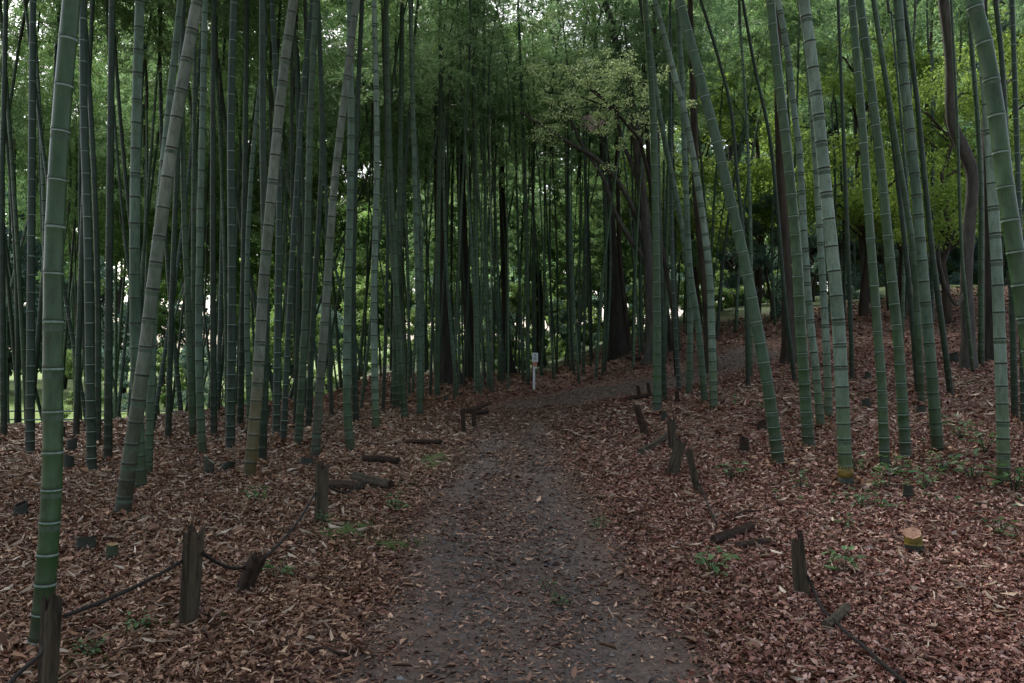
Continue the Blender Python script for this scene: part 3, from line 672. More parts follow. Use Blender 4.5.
def rear_shade(n):  # rest of the grove out of view, added to block frontal sky light
    c = 0
    for _ in range(2000):
        if c >= n: break
        x, y = behind()
        if too_near(x, y, .9): continue
        add_filler(x, y, 'slim %s bamboo', W_MIX); side = 'to the left' if x < 0 else 'to the right'; o = LAST[0]; o['far'] = 2
        key = (side, o['label']); RC[key] = RC.get(key, 0) + 1
        o['label'] = ORD[RC[key] - 1] + ' ' + o['label'] + ' added for shade outside the view, ' + side; c += 1
RC = {}
ORD = 'first second third fourth fifth sixth seventh eighth ninth tenth eleventh twelfth thirteenth fourteenth fifteenth sixteenth seventeenth eighteenth'.split()
def behind():
    while True:
        x, y = frng.uniform(-13, 13), frng.uniform(-16, 7)
        if abs(x) > .80 * y + 1.6 and abs(x) > 1.7: return x, y
rear_shade(44)
fill(16, 'thin %s bamboo', W_MIX, pix_sampler(660, 1020, 27, 36), .9, lambda: frng.gauss(-.04, .05), 1.05, .75)
fill_edge(23, pix_sampler(45, 400, 27, 36), 1.1, 1.4, True)
fill_edge(22, pix_sampler(400, 660, 29, 38), 1.1, .95)
fill_edge(13, pix_sampler(660, 1080, 30, 38), 1.5, .9)
for k, p in enumerate(PROTOS):
    if not used[k]:
        for ch in list(p.children): bpy.data.objects.remove(ch)
        bpy.data.objects.remove(p)

# ------------------------------------------------------------------ trees
def leaf_cloud(rng_seed, clumps, per, size, sq=.75, jitter=.35):
    nr = np.random.default_rng(rng_seed); C = np.array([c[:3] for c in clumps]); Rr = np.array([c[3] for c in clumps])
    n = len(C) * per; ci = np.repeat(np.arange(len(C)), per)
    d = nr.normal(0, 1, (n, 3)); d /= np.linalg.norm(d, axis=1, keepdims=True); r = nr.uniform(.15, 1.1, n) ** .6
    P = C[ci] + d * (r * Rr[ci])[:, None] * np.array([1, 1, sq])
    D = nr.normal(0, 1, (n, 3)); D[:, 2] -= .3; U = nr.normal(0, .6, (n, 3)); U[:, 2] += 1
    L = nr.uniform(.7, 1.3, n) * size; return leaf_arrays(P, D, U, L, L * .55, .2)
def tree_protos(mat, bark, seed, H=13, spread=3.6, low=.25, size=.34, per=150, nclump=60):
    rng = random.Random(seed); mb = MB()
    tp = [Vector((0, 0, -.4))]; 
    for i in range(1, 8): tp.append(Vector((rng.uniform(-.25, .25), rng.uniform(-.25, .25), H * .82 * i / 7)))
    mb.tube(tp, [w * min(1, H / 11) ** 1.3 for w in (.24, .19, .17, .15, .12, .09, .06, .03)], 8)
    cl = []
    for i in range(nclump):
        f = rng.uniform(0, 1); z = H * (low + (1 - low) * f); rr = spread * (1.05 - abs(f - .38) * 1.15) * math.sqrt(rng.uniform(.05, 1)); a = rng.uniform(0, 6.28)
        c = (math.cos(a) * rr, math.sin(a) * rr, z + rng.uniform(-.3, .3), rng.uniform(.6, 1.25) * H / 13); cl.append(c)
        if i % 3 == 0:
            zb = max(H * .15, z - rr * .6); q = Vector((0, 0, zb)); e = Vector(c[:3]); mb.tube([q, q.lerp(e, .5) + Vector((0, 0, .25)), e], [.06 * min(1, H / 11), .04 * min(1, H / 11), .012], 4, 0, False)
    V, Fc = leaf_cloud(seed, cl, per, size)
    return mb.mesh('tree_trunk', [bark]), mesh_np('tree_crown', V, Fc, [mat])
def plant_tree(name, x, y, tm, s, rz, label, cat='tree', group=None, z=None):
    root = empty(name, (x, y, ground_h(x, y) if z is None else z), label, cat, group); root.rotation_euler.z = rz; root.scale = (s, s, s)
    link('trunk', tm[0], root); link('crown', tm[1], root); return root
T_LIME = [tree_protos('tree_leaf_lime', 'bark_brown', 3 + i, 12, 3.6) for i in range(2)]
T_DEEP = [tree_protos('tree_leaf_deep', 'bark_dark', 13 + i, 15, 4.2, .12) for i in range(2)]
T_TEAL = [tree_protos('tree_leaf_teal', 'bark_dark', 23 + i, 14, 4.2, .08) for i in range(2)]
S_LIME = tree_protos('tree_leaf_lime', 'bark_brown', 33, 4.2, 2.1, .04, .085, 330, 44)
S_TEAL = tree_protos('tree_leaf_teal', 'bark_brown', 34, 4.6, 1.9, .02, .085, 300, 42)
M_AIR = tree_protos('maple_leaf', 'bark_brown', 35, 7.0, 2.6, .34, .085, 260, 52)
trng = random.Random(5)
GT = 'trees beyond the grove'
def far_tree(px, D, T, s, label):
    x = (px - CX) / F * D; plant_tree('tree', x, D, T, s * trng.uniform(.9, 1.1), trng.uniform(0, 6), label, 'tree', GT)
for px, D, s in ((-70, 62, 1.1), (5, 66, 1.2), (62, 72, 1.35), (122, 66, 1.2), (190, 70, 1.3), (262, 66, 1.1)):
    far_tree(px, D, T_TEAL[trng.randrange(2)], s, 'bluish green tree across the lawn past the railing')
for px, D, s in ((285, 58, 1), (330, 66, 1.3), (375, 58, 1.0), (425, 62, 1.2), (470, 58, 1.05), (510, 64, 1.25), (555, 58, 1.0), (600, 60, 1.15), (650, 56, 1.1), (690, 60, 1.2)):
    far_tree(px, D, T_LIME[trng.randrange(2)], s, 'bright yellow green tree glowing behind the bamboo stand')
for px, D, s in ((730, 54, 1.3), (775, 60, 1.5), (815, 52, 1.3), (860, 58, 1.6), (905, 50, 1.4), (950, 57, 1.6), (995, 50, 1.5), (1040, 56, 1.6), (1085, 50, 1.5)):
    far_tree(px, D, (T_DEEP if trng.random() < .5 else T_TEAL)[trng.randrange(2)], s, 'dark leafy tree closing off the top of the right slope')
for px, D, s in ((0, 88, 1.9), (70, 92, 2.1), (280, 88, 2.0), (350, 92, 2.2), (420, 88, 2.1), (490, 92, 2.2), (560, 88, 2.1), (630, 92, 2.2), (700, 84, 2.3), (770, 88, 2.4), (840, 84, 2.4), (910, 88, 2.4), (980, 84, 2.4), (1050, 88, 2.4)):
    far_tree(px, D, T_DEEP[trng.randrange(2)], s, 'tall dark tree of the farthest row behind everything')
# shrubs and young maples on the slope
def shrub(px, D, T, s, label, nm='shrub', cat='shrub'):
    x = (px - CX) / F * D; plant_tree(nm, x, D, T, s, trng.uniform(0, 6), label, cat, 'young trees and shrubs on the slope')
shrub(905, 25.5, M_AIR, 1.15, 'yellow green young maple between the green ringed bamboos', 'maple', 'young maple')
shrub(948, 22, M_AIR, 1.0, 'low spreading yellow green maple behind the twisted tree', 'maple', 'young maple')
shrub(1000, 25, M_AIR, 1.25, 'yellow green maple past the straight trunk beside the twisted tree', 'maple', 'young maple')
shrub(862, 26, M_AIR, 1.3, 'tall yellow green maple near the pale yellow footed bamboo', 'maple', 'young maple')
shrub(755, 31, M_AIR, 1.5, 'yellow green maple above the far end of the path', 'maple', 'young maple')
shrub(700, 31, M_AIR, 1.4, 'yellow green maple behind the leaning ringed bamboos', 'maple', 'young maple')
shrub(772, 29, S_TEAL, 1.0, 'blue green shrub with pale glints right of the path end', 'shrub', 'shrub')
shrub(868, 30, S_TEAL, 1.1, 'blue green shrub behind the green ringed bamboo', 'shrub', 'shrub')
shrub(812, 34, S_TEAL, 1.3, 'tall blue green shrub at the top of the slope', 'shrub', 'shrub')

for i, px in enumerate(list(range(75, 260, 30)) + list(range(260, 1120, 34))):
    D = 42 + (i * 7) % 11; T = (S_TEAL if px < 260 else S_LIME) if i % 3 else (S_LIME if px < 260 else S_TEAL)
    o = plant_tree('shrub', (px - CX) / F * D, D, T, trng.uniform(1.0, 1.5), trng.uniform(0, 6), 'x', 'shrub', 'shrubs along the far side'); o['label'] = 'rounded leafy shrub'
    if px < 260: o.scale = (.85, .85, .85)
for i, (px, D, s_) in enumerate(((742, 46, 1.2), (770, 48, 1.2), (720, 50, 1.2), (812, 46, 1.1), (870, 47, 1.1), (930, 48, 1.1), (985, 46, 1.1), (165, 62, 1.6), (440, 35, .8), (478, 37, .9), (512, 36, .85), (546, 38, .9), (580, 36, .8), (605, 35, .9), (642, 36, .85), (676, 38, .9), (700, 36, .8), (735, 38, .9))):
    o = plant_tree('shrub', (px - CX) / F * D, D, S_LIME if i % 3 else S_TEAL, s_, i * 1.3, 'x', 'shrub', 'shrubs along the far side'); o['label'] = 'rounded leafy shrub'
def trunk_tree(name, label, D, pts, bark, limbs=(), crown=None, cat='tree', flare=1.5):
    """pts: (px, py, width px) from the foot up, continued to about 9 m"""
    foot = Vector(((pts[0][0] - CX) / F * D, D, 0)); foot.z = ground_h(foot.x, foot.y)
    root = empty(name, foot, label, cat, 'old trees standing among the bamboo')
    P = [foot.copy()] + [at(p[0], p[1], D) for p in pts[1:]]; W = [p[2] / 2 * D / F for p in pts]
    sl = (P[-1] - P[-2]).normalized()
    while P[-1].z < foot.z + 12.5:
        sl = (sl + Vector((0, 0, .25))).normalized(); P.append(P[-1] + sl * 1.2); W.append(W[-1] * .86)
    K = [p - foot for p in P]; K[0].z = -.0
    C = catmull(K, 5); ws = np.interp(np.linspace(0, len(W) - 1, len(C)), range(len(W)), W)
    rs = [float(w) * (1 + (flare - 1) * math.exp(-max(c.z, 0) / .35)) for w, c in zip(ws, C)]
    C = [Vector((C[0].x, C[0].y, -.35))] + C; rs = [rs[0] * 1.15] + rs
    rng = random.Random(int(D * 100) + len(label)); gv = [rng.uniform(.84, 1.14) for _ in range(14)]
    mb = MB(); mb.tube(C, rs, 14, 0, True, .03, rng, gv); link('trunk', mb.mesh('tree_trunk', [bark]), root)
    ends = []
    for lb in limbs:
        LP = [at(a, b, D + (c[0] if c else 0)) - foot for a, b, w, *c in lb]; LW = [w / 2 * D / F for a, b, w, *c in lb]
        CC = catmull(LP, 5); lw = np.interp(np.linspace(0, len(LW) - 1, len(CC)), range(len(LW)), LW)
        m2 = MB(); m2.tube(CC, [float(w) for w in lw], 7, 0, True, .06, rng); link('limb', m2.mesh('tree_limb', [bark]), root); ends.append(CC[-1])
    top = C[-1]
    if crown:
        mat, n, rad, size = crown; cl = []
        for i in range(n):
            a = rng.uniform(0, 6.28); rr = rad * math.sqrt(rng.uniform(.03, 1)); cl.append((top.x + math.cos(a) * rr, top.y + math.sin(a) * rr, top.z + rng.uniform(-2.6, 2.2), rng.uniform(.4, .8)))
        V, Fc = leaf_cloud(len(label), cl, 90, size); 
        m3 = MB()
        for c in cl[::2]:
            e = Vector(c[:3]); q = top + Vector((0, 0, -2.8)); q = C[-6]; m3.tube([q, q.lerp(e, .5) + Vector((0, 0, .3)), e], [.05, .03, .012], 4, 0, False)
        nb = len(m3.f); bv = np.array([tuple(v) for v in m3.v]); faces = [tuple(f) for f in m3.f] + [tuple(int(i) + len(bv) for i in f) for f in Fc]
        link('crown', mesh_np('tree_crown', np.concatenate([bv, V]), faces, [bark, mat], [0] * nb + [1] * len(Fc)), root)
    return root, foot
CD = ('tree_leaf_deep', 9, 2.4, .12)
trunk_tree('tree', 'broad dark tree with a flared foot left of the path', hit(452, 383).y, [(450, 383, 19), (447, 350, 13), (443, 313, 11), (440, 260, 9), (438, 180, 8)], 'bark_dark', crown=CD, flare=1.7)
trunk_tree('tree', 'near black tree trunk rising between the two fresh green bamboos', hit(470, 380).y + 2, [(470, 380, 12), (469, 330, 10), (466, 290, 9), (463, 250, 9), (460, 150, 8)], 'bark_dark', crown=CD)
trunk_tree('tree', 'dark tree with widening foot a little left of the sign', hit(508, 375).y + 1, [(508, 372, 13), (506, 340, 9), (505, 300, 8), (503, 230, 7), (500, 130, 6)], 'bark_dark', crown=CD)
trunk_tree('tree', 'black straight trunk just right of the sign', hit(540, 368).y + 2, [(541, 366, 9), (539, 300, 8), (534, 220, 7), (528, 120, 6)], 'bark_dark', crown=CD)
t617 = hit(617, 357).y
trunk_tree('tree', 'thick dark tree on the leafy bank beyond the path', t617, [(618, 358, 17), (616, 320, 14), (613, 280, 12), (611, 240, 10), (606, 170, 9), (600, 110, 7)], 'bark_dark', crown=CD)
trunk_tree('tree', 'thin reddish brown tree touching the thick dark one', t617 + .6, [(628, 352, 7), (625, 310, 5), (620, 260, 4.5), (618, 200, 4)], 'bark_brown', crown=('tree_leaf_deep', 8, 1.5, .12))
DA = hit(652, 362).y
trunk_tree('tree', 'old grey tree forking low with long limbs arching over the path', DA,
    [(652, 358, 14), (651, 320, 11), (649, 269, 11), (645, 221, 10.5), (639, 166, 9.5), (634, 118, 9), (625, 79, 8), (615, 40, 7), (605, 0, 6)], 'bark_grey',
    limbs=[[(650, 278, 7), (642, 235, 6), (631, 205, 5, -.3), (615, 178, 5, -.5), (595, 158, 4.5, -.8), (571, 144, 3.8, -1), (546, 128, 2.4, -1.2), (520, 112, 1.4, -1.5)],
           [(650, 290, 6), (645, 262, 5.5), (631, 241, 5, -.2), (615, 213, 4.5, -.4), (603, 178, 4, -.7), (585, 150, 3, -.8), (570, 118, 2, -1)],
           [(641, 190, 5), (632, 165, 5), (622, 140, 4), (615, 110, 3)],
           [(636, 130, 5), (650, 90, 4), (655, 40, 3.4), (652, 0, 3)],
           [(604, 115, 2), (590, 108, 1.6, -.8), (578, 95, 1.3, -1), (572, 78, .9, -1.1)]], crown=('tree_leaf_deep', 12, 3.0, .12))
trunk_tree('tree', 'dark leaning tree leg beside the green bamboo at the bend', DA + 1.2, [(674, 352, 8), (669, 325, 7), (662, 295, 6), (657, 250, 5), (652, 200, 5)], 'bark_dark', crown=('tree_leaf_deep', 8, 1.5, .12))
trunk_tree('tree', 'brown sinewy tree among the leaning ringed bamboos', hit(711, 372).y, [(711, 372, 11), (709, 320, 9), (703, 260, 8), (697, 200, 7), (694, 120, 6), (690, 0, 5)], 'bark_brown', crown=CD)
trunk_tree('tree', 'stout brown trunk left of the green white ringed bamboo', hit(789, 362).y, [(790, 362, 13), (788, 300, 11), (785, 240, 9), (780, 150, 8), (778, 60, 7)], 'bark_brown', crown=CD)
trunk_tree('tree', 'slim brown tree behind the pale bamboo near the seedlings', 26, [(918, 330, 8), (917, 290, 6), (914, 230, 5.5), (922, 160, 5)], 'bark_brown', crown=CD)
trunk_tree('tree', 'small grey tree on the slope behind the thin dark bamboo', 27, [(866, 335, 7), (864, 300, 5), (862, 260, 4.5), (858, 190, 4)], 'bark_grey', crown=('tree_leaf_deep', 10, 1.6, .12))
tw = hit(969, 368).y
trunk_tree('tree', 'twisted greyish tree with a sharp kink in its trunk', tw, [(968, 368, 15), (968, 335, 12), (966, 278, 11), (969, 225, 11), (972, 176, 11), (962, 147, 12), (951, 118, 10), (950, 60, 10), (943, 0, 10)], 'bark_grey',
           limbs=[[(966, 290, 4), (957, 305, 3, -.2), (948, 292, 3, -.4), (941, 268, 2.6, -.5), (938, 245, 2, -.6)]], crown=CD, flare=1.25)
trunk_tree('tree', 'straight dark tree standing just right of the twisted one', tw + .8, [(989, 358, 12), (989, 300, 9), (988, 240, 8), (986, 120, 7)], 'bark_dark', crown=CD)

# pale flowering branches hanging over the bend
def blossom_tree():
    D = 17.5; foot = Vector(((648 - CX) / F * D + .9, D + 1.2, 0)); foot.z = ground_h(foot.x, foot.y)
    root = empty('tree', foot, 'small tree with cream leaf sprays lit up over the bend', 'tree', 'old trees standing among the bamboo')
    def L(px, py, dd=0): return at(px, py, D + dd) - foot
    mb = MB(); mb.tube([Vector((0, 0, -.2)), Vector((-.1, 0, 1.5)), L(652, 190, .8), L(640, 140, .4), L(610, 105), L(590, 90)], [.07, .06, .05, .04, .03, .015], 7); link('trunk', mb.mesh('tree_trunk', ['bark_dark']), root)
    rng = random.Random(8); cl = []; m2 = MB(); q = L(612, 108); hubs = [L(612, 108), L(588, 88, -.5), L(563, 112, .4), L(632, 82, .5), L(598, 128, -.4), L(570, 72, .6), L(545, 92, -.3)]
    for h in hubs[1:]: m2.tube([q, q.lerp(h, .5) + Vector((0, 0, .08)), h], [.022, .016, .010], 5, 0, False)
    for i in range(110):
        px = rng.gauss(592, 42); py = 95 + rng.gauss(0, 28) + (px - 590) * .1
        if not (530 < px < 700): continue
        c = L(px, py, rng.uniform(-1.2, 1.2)); cl.append((*c, rng.uniform(.10, .30)))
        h = min(hubs, key=lambda p: (p - c).length)
        if i % 2 == 0: m2.tube([h, h.lerp(c, .5) + Vector((0, 0, .12)), c], [.009, .006, .003], 4, 0, False)
    V, Fc = leaf_cloud(99, cl, 80, .045, .5)
    link('limb', m2.mesh('tree_limb', ['bark_dark']), root); link('crown', mesh_np('tree_crown', V, Fc, ['tree_leaf_cream']), root)
    cl = [(*L(592 + rng.gauss(0, 7), 121 + rng.gauss(0, 5), -.8), .10) for _ in range(7)]
    V, Fc = leaf_cloud(98, cl, 26, .045, .6); link('blossom', mesh_np('blossom', V, Fc, ['blossom']), root)
blossom_tree()

# ------------------------------------------------------------------ fence posts, ropes, logs, stumps
def rough_post(p0, p1, r0, r1, seed, taper_top=False, seg=13, splinter=.05):
    """weathered round timber with a cracked surface and a broken end; axis from p0 to p1"""
    rng = random.Random(seed); mb = MB(); p0, p1 = Vector(p0), Vector(p1)
    ax = (p1 - p0); L = ax.length; ax.normalize(); u = ax.orthogonal().normalized(); w = ax.cross(u)
    gv = [rng.uniform(.66, 1.14) for _ in range(seg)]; n = 11; rings = []; side = u * math.cos(1) + w * math.sin(1)
    for i in range(n):
        s = i / (n - 1); c = p0 + ax * L * s + side * (math.sin(s * 3.1) * L * .015); r = r0 + (r1 - r0) * s; ids = []
        for k in range(seg):
            a = 2 * math.pi * k / seg; rr = r * gv[k] * (1 + rng.uniform(-.06, .06)); e = rng.uniform(-splinter, splinter) * (1 if i == n - 1 else 0)
            ids.append(len(mb.v)); mb.v.append(c + u * math.cos(a) * rr + w * math.sin(a) * rr + ax * e)
        rings.append(ids)
    for a, b in zip(rings, rings[1:]):
        for k in range(seg): mb.f.append((a[k], a[(k + 1) % seg], b[(k + 1) % seg], b[k])); mb.m.append(0)
    for ring, cc, flip in ((rings[-1], p1 - ax * splinter * .8, False), (rings[0], p0, True)):
        ci = len(mb.v); mb.v.append(cc)
        for k in range(seg):
            t = (ring[k], ring[(k + 1) % seg], ci); mb.f.append(tuple(reversed(t)) if flip else t); mb.m.append(1 if not flip else 0)
    return mb
def post(label, base, top, wpx, wtop=None, mat='old_wood', cat='fence post', name='fence_post', group='old fence posts along the path', dd=0):
    b = hit(*base); D = b.y; t = at(top[0], top[1], D + dd) - b; r = wpx / 2 * D / F; r2 = (wtop or wpx) / 2 * D / F
    mb = rough_post(-t.normalized() * .12, t, r, r2, int(base[0]), seg=17, splinter=.045 if D < 7 else .03)
    o = link(name, mb.mesh(name, [mat, 'rotten_wood'], False), None, b); tag(o, label, cat, group); return o, b, b + t
P1 = post('split wooden post at the foot of the thick green bamboo', (46, 706), (51, 601), 17, 17)
P2 = post('tall weathered post leaning slightly, rope tied near its top', (188, 628), (194, 534), 16, 19)
P3 = post('short crumbling black post stub tilted over', (241, 595), (257, 557), 15, 17, 'rotten_wood')
P4 = post('mossy square cut post standing upright on the left verge', (321, 524), (322, 466), 12.5, 12.5)
P5 = post('tiny upright post at the far left verge, closer of the two', (464, 433), (463, 409), 5, 5, 'rotten_wood')
P6 = post('tiny upright post at the far left verge, farther of the two', (474, 429), (474, 409), 5, 5, 'rotten_wood')
Q1 = post('pointed broken post with its rope lying below, tallest on the lower right verge', (803, 598), (797, 537), 17, 12)
Q2 = post('slanting post falling to the left with a rope at its foot', (698, 492), (689, 451), 9, 8)
Q3 = post('split post tilted right against its upright neighbour', (672, 476), (681, 441), 11, 11)
Q4 = post('upright post behind the tilted split one', (673, 452), (671, 420), 8.5, 8)
Q5 = post('dark post fallen sideways near the bend of the path', (646, 436), (636, 405), 8, 7, 'rotten_wood')
Q6 = post('small dark post just beyond the fallen sideways one', (640, 398), (638, 386), 4, 3.4, 'rotten_wood')
Q7 = post('little dark post nearest the far bend of the path', (650, 397), (648, 383), 4, 3.4, 'rotten_wood')
Q8 = post('short dark post right of the two bend bamboos', (678, 404), (677, 392), 5, 5, 'rotten_wood')
def rope(label, pts, r=.010, lie=False):
    C = catmull([Vector(p) for p in pts], 8); o0 = C[0]; mb = MB(); mb.tube([c - o0 for c in C], r, 7)
    return tag(link('rope', mb.mesh('rope', ['rope_fibre']), None, o0), label, 'rope', 'ropes between the old posts')
def sag(a, b, s): 
    return [a, a.lerp(b, .25) - Vector((0, 0, s * .75)), a.lerp(b, .5) - Vector((0, 0, s)), a.lerp(b, .75) - Vector((0, 0, s * .75)), b]
up = lambda p, q, f: p.lerp(q, f)
a1 = up(P1[1], P1[2], .82); a2 = up(P2[1], P2[2], .72); a3 = up(P3[1], P3[2], .75); a4 = up(P4[1], P4[2], .6)
g0 = at(10, 700, a1.y - .4); g0.z = max(g0.z, .02)
fr = Vector((0, -.05, 0))
rope('rope drooping from the split post to the ground by the green bamboo', [at(52, 640, a1.y) + fr * 1.7, at(40, 655, a1.y - .15), at(20, 672, a1.y - .3), at(4, 690, a1.y - .45)], .010)
rope('rope stretched from the split post up to the tall weathered one', sag(at(64, 616, a1.y), at(184, 560, a2.y), .02))
rope('short rope from the tall weathered post to the black stub', sag(at(203, 553, a2.y), at(244, 568, a3.y), .03))
rope('rope climbing from the black stub to the mossy post', sag(at(259, 562, a3.y), at(316, 492, a4.y), .06))
rope('rope trailing from the mossy post to the fallen logs', [at(327, 486, a4.y), at(345, 492, a4.y + .2), hit(366, 492) + Vector((0, 0, .10))])
def ground_line(px, lift=.02): return [hit(*p) + Vector((0, 0, lift)) for p in px]
rope('slack rope dropping from the slanting post across the leaves', [at(697, 480, Q2[1].y)] + ground_line([(703, 500), (709, 516), (716, 532)], .075), .008)
rope('rope hanging from the pointed post to the short log', [at(807, 575, Q1[1].y - .05)] + ground_line([(814, 604), (822, 622), (830, 630)], .07), .009)
rope('thick rope snaking out of the view at the bottom right', ground_line([(834, 632), (848, 646), (862, 658), (880, 674), (905, 696)], .06), .010)
def log(label, a, b, wpx, mat='rotten_wood', lift=.5, zb=0):
    A, B = hit(*a), hit(*b); r = wpx / 2 * A.y / F * 1.12; A = A + Vector((0, 0, r * .6 + .035)); B = B + Vector((0, 0, r * .6 + .045 + zb))
    mb = rough_post(Vector((0, 0, 0)), B - A, r, r * .88, int(a[0] + a[1]), splinter=.02)
    return tag(link('log', mb.mesh('log', [mat, 'rotten_wood'], False), None, A), label, 'log', 'rotting logs lying by the path')
log('dark log lying right behind the mossy post', (331, 491), (362, 494), 8)
log('cracked log lying slanted beside the log behind the mossy post', (354, 483), (390, 493), 9, 'old_wood')
log('flat dark log higher up the left verge', (364, 464), (398, 467), 7)
log('thin dark log farthest up the left verge before the tiny posts', (406, 446), (441, 447), 5)
log('small stick like log resting on the two tiny posts, upper one', (462, 415), (490, 408), 4, zb=.03)
log('small dark log behind the tiny posts, lower one', (472, 417), (488, 415), 4.5)
log('broken dark log piece lying at the end of the slack rope', (714, 548), (751, 534), 9, 'rotten_wood')
log('reddish splinter of log beside the broken dark piece', (736, 553), (770, 549), 6, 'rotten_wood')
log('mossy log fallen against the upright post', (640, 457), (668, 438), 6.5, 'old_wood')
log('short weathered log between two ropes', (826, 636), (846, 618), 9, 'old_wood')
log('dark branch lying along the far bend by the little posts', (628, 402), (652, 398), 4)
log('thin dark log on the bank beyond the path', (627, 359), (640, 361), 3.5)

def bamboo_stump(label, px, py, wpx, hpx, mat='dark_green', cut='cut_pale', slant=.25, black=False, tilt=0, solid=False):
    b = hit(px, py); D = b.y; r = wpx / 2 * D / F; h = hpx * D / F; rng = random.Random(px); mb = MB(); seg = 16
    O = []; a0 = rng.uniform(0, 6.28)
    def ring(z, rr, sl): 
        ids = []
        for k in range(seg):
            a = 2 * math.pi * k / seg; ids.append(len(mb.v)); mb.v.append(Vector((math.cos(a) * rr + tilt * z, math.sin(a) * rr, z + sl * math.cos(a - a0) * rr + (rng.uniform(-.004, .004) if sl else 0))))
        return ids
    rs = [(ring(-.1, r * 1.08, 0), 0), (ring(h * .35, r * 1.03, 0), 2), (ring(h * .42, r * 1.07, 0), 0), (ring(h * .5, r, 0), 0), (ring(h, r * .98, slant), 1), (ring(h - .002, r * .76, slant), 3), (ring(h * .82, r * .74, slant * .6), 3)]
    if solid: rs = [(rs[0][0], 2), (rs[1][0], 2), (rs[2][0], 0), (rs[3][0], 0), (rs[4][0], 1), (ring(h - .004, r * .5, slant), 1)]
    for (a, m), (c, _) in zip(rs, rs[1:]):
        for k in range(seg): mb.f.append((a[k], a[(k + 1) % seg], c[(k + 1) % seg], c[k])); mb.m.append(m)
    mb.f.append(tuple(rs[-1][0])); mb.m.append(1 if solid else 3)
    tag(link('bamboo_stump', mb.mesh('bamboo_stump', [mat, cut, 'ring_dark', 'hollow'], False), None, b), label, 'bamboo stump', 'cut bamboo stumps')
bamboo_stump('small bamboo stump with an orange cut top beside the black one', 112, 562, 11, 17, 'grey_green', 'cut_wood', .15, solid=True)
bamboo_stump('squat black stump close to the orange topped one', 86, 551, 18, 13, 'ring_dark', 'rotten_wood', .3)
bamboo_stump('black rotten stump at the outer left of the leaf floor', 21, 518, 13, 14, 'ring_dark', 'rotten_wood', .4)
bamboo_stump('bleached stump with a white slanted cut', 209, 476, 10, 17, 'tan', 'cut_pale', .9)
bamboo_stump('dark stump leaning over next to the bleached one', 222, 471, 12, 8, 'ring_dark', 'rotten_wood', .4, tilt=1.0)
bamboo_stump('black stump hidden behind the foot of the thick green bamboo', 69, 470, 9, 14, 'ring_dark', 'rotten_wood', .4)
bamboo_stump('knobby black stump between the dark bamboos and the pale leaning one', 72, 452, 9, 13, 'ring_dark', 'rotten_wood', .4)
bamboo_stump('low black stump left of the leaning tan bamboo', 307, 467, 12, 9, 'ring_dark', 'rotten_wood', .2)
bamboo_stump('yellow stump with a pinkish cut top alone on the right leaf floor', 915, 553, 17, 19, 'ring_yellow', 'cut_pink', .45, solid=True, tilt=-.15)
bamboo_stump('dark mossy stump in the seedlings near the pale bamboo', 908, 500, 9, 14, 'dark_green', 'rotten_wood', .3)
bamboo_stump('reddish brown stump on a black foot left of the slanting bamboo', 744, 453, 10, 15, 'rotten_wood', 'rotten_wood', .2)
bamboo_stump('round mossy stump left of the foot of the slanting bamboo', 762, 430, 9, 9, 'rotten_wood', 'rotten_wood', .2)
bamboo_stump('small dark stump at the bend near the short dark post', 664, 420, 6, 8, 'ring_dark', 'rotten_wood', .3)
bamboo_stump('dark stump on the slope in front of the maples', 866, 408, 8, 9, 'ring_dark', 'rotten_wood', .3)
bamboo_stump('small black stump on the slope next to the green ringed bamboo', 868, 380, 6, 8, 'ring_dark', 'rotten_wood', .3)
bamboo_stump('dark stump at the foot of the twisted tree', 953, 362, 10, 8, 'ring_dark', 'rotten_wood', .5)
bamboo_stump('dark stump low on the slope behind the leaning bold ringed bamboo', 921, 414, 9, 8, 'ring_dark', 'rotten_wood', .3)
bamboo_stump('little stump under the dark bamboos at the outer left', 62, 437, 6, 10, 'ring_dark', 'rotten_wood', .3)
bamboo_stump('small black stump behind the pair of white ringed bamboos', 267, 418, 5, 9, 'ring_dark', 'rotten_wood', .3)
bamboo_stump('thin dark stump in the leaves left of the tiny posts', 446, 402, 4, 6, 'ring_dark', 'rotten_wood', .3)

def sticks():
    for lab, a, b, w in (('thin forked dark stick lying low on the left verge', (282, 655), (297, 640), 3), ('long flat stick at the bottom of the left verge', (306, 662), (352, 661), 4), ('dark stick lying under the rope near the split post', (75, 640), (108, 648), 4),
                         ('short brown stick on the leaf floor near the yellow stump', (975, 508), (1010, 516), 4), ('thin stick among leaves below the reddish stump', (735, 520), (765, 514), 2.5)):
        A, B = hit(*a), hit(*b); r = w / 2 * A.y / F; C = catmull([Vector((0, 0, .035)), (B - A) * .35 + Vector((0, .03, .05)), (B - A) * .7 + Vector((0, -.02, .045)), B - A + Vector((0, 0, .03))], 4)
        mb = MB(); mb.tube(C, [r * (1 - .5 * i / len(C)) for i in range(len(C))], 6); tag(link('stick', mb.mesh('stick', ['rotten_wood']), None, A), lab, 'stick', 'fallen sticks')
sticks()
def stone(label, px, py, wpx):
    b = hit(px, py); r = wpx / 2 * b.y / F; rng = random.Random(px); mb = MB()
    n = 7; rings = []
    for i in range(n):
        th = math.pi * i / (n - 1); ids = []
        for k in range(10):
            a = 6.283 * k / 10; q = Vector((math.sin(th) * math.cos(a), math.sin(th) * math.sin(a) * .8, math.cos(th) * .6)); q *= r * (1 + .25 * mn.noise(q * 1.7 + Vector((px, 0, 0)))); ids.append(len(mb.v)); mb.v.append(q)
        rings.append(ids)
    for a, c in zip(rings, rings[1:]):
        for k in range(10): mb.f.append((a[k], c[k], c[(k + 1) % 10], a[(k + 1) % 10])); mb.m.append(0)
    tag(link('stone', mb.mesh('stone', ['stone']), None, b + Vector((0, 0, r * .35))), label, 'stone', 'stones in the leaves')
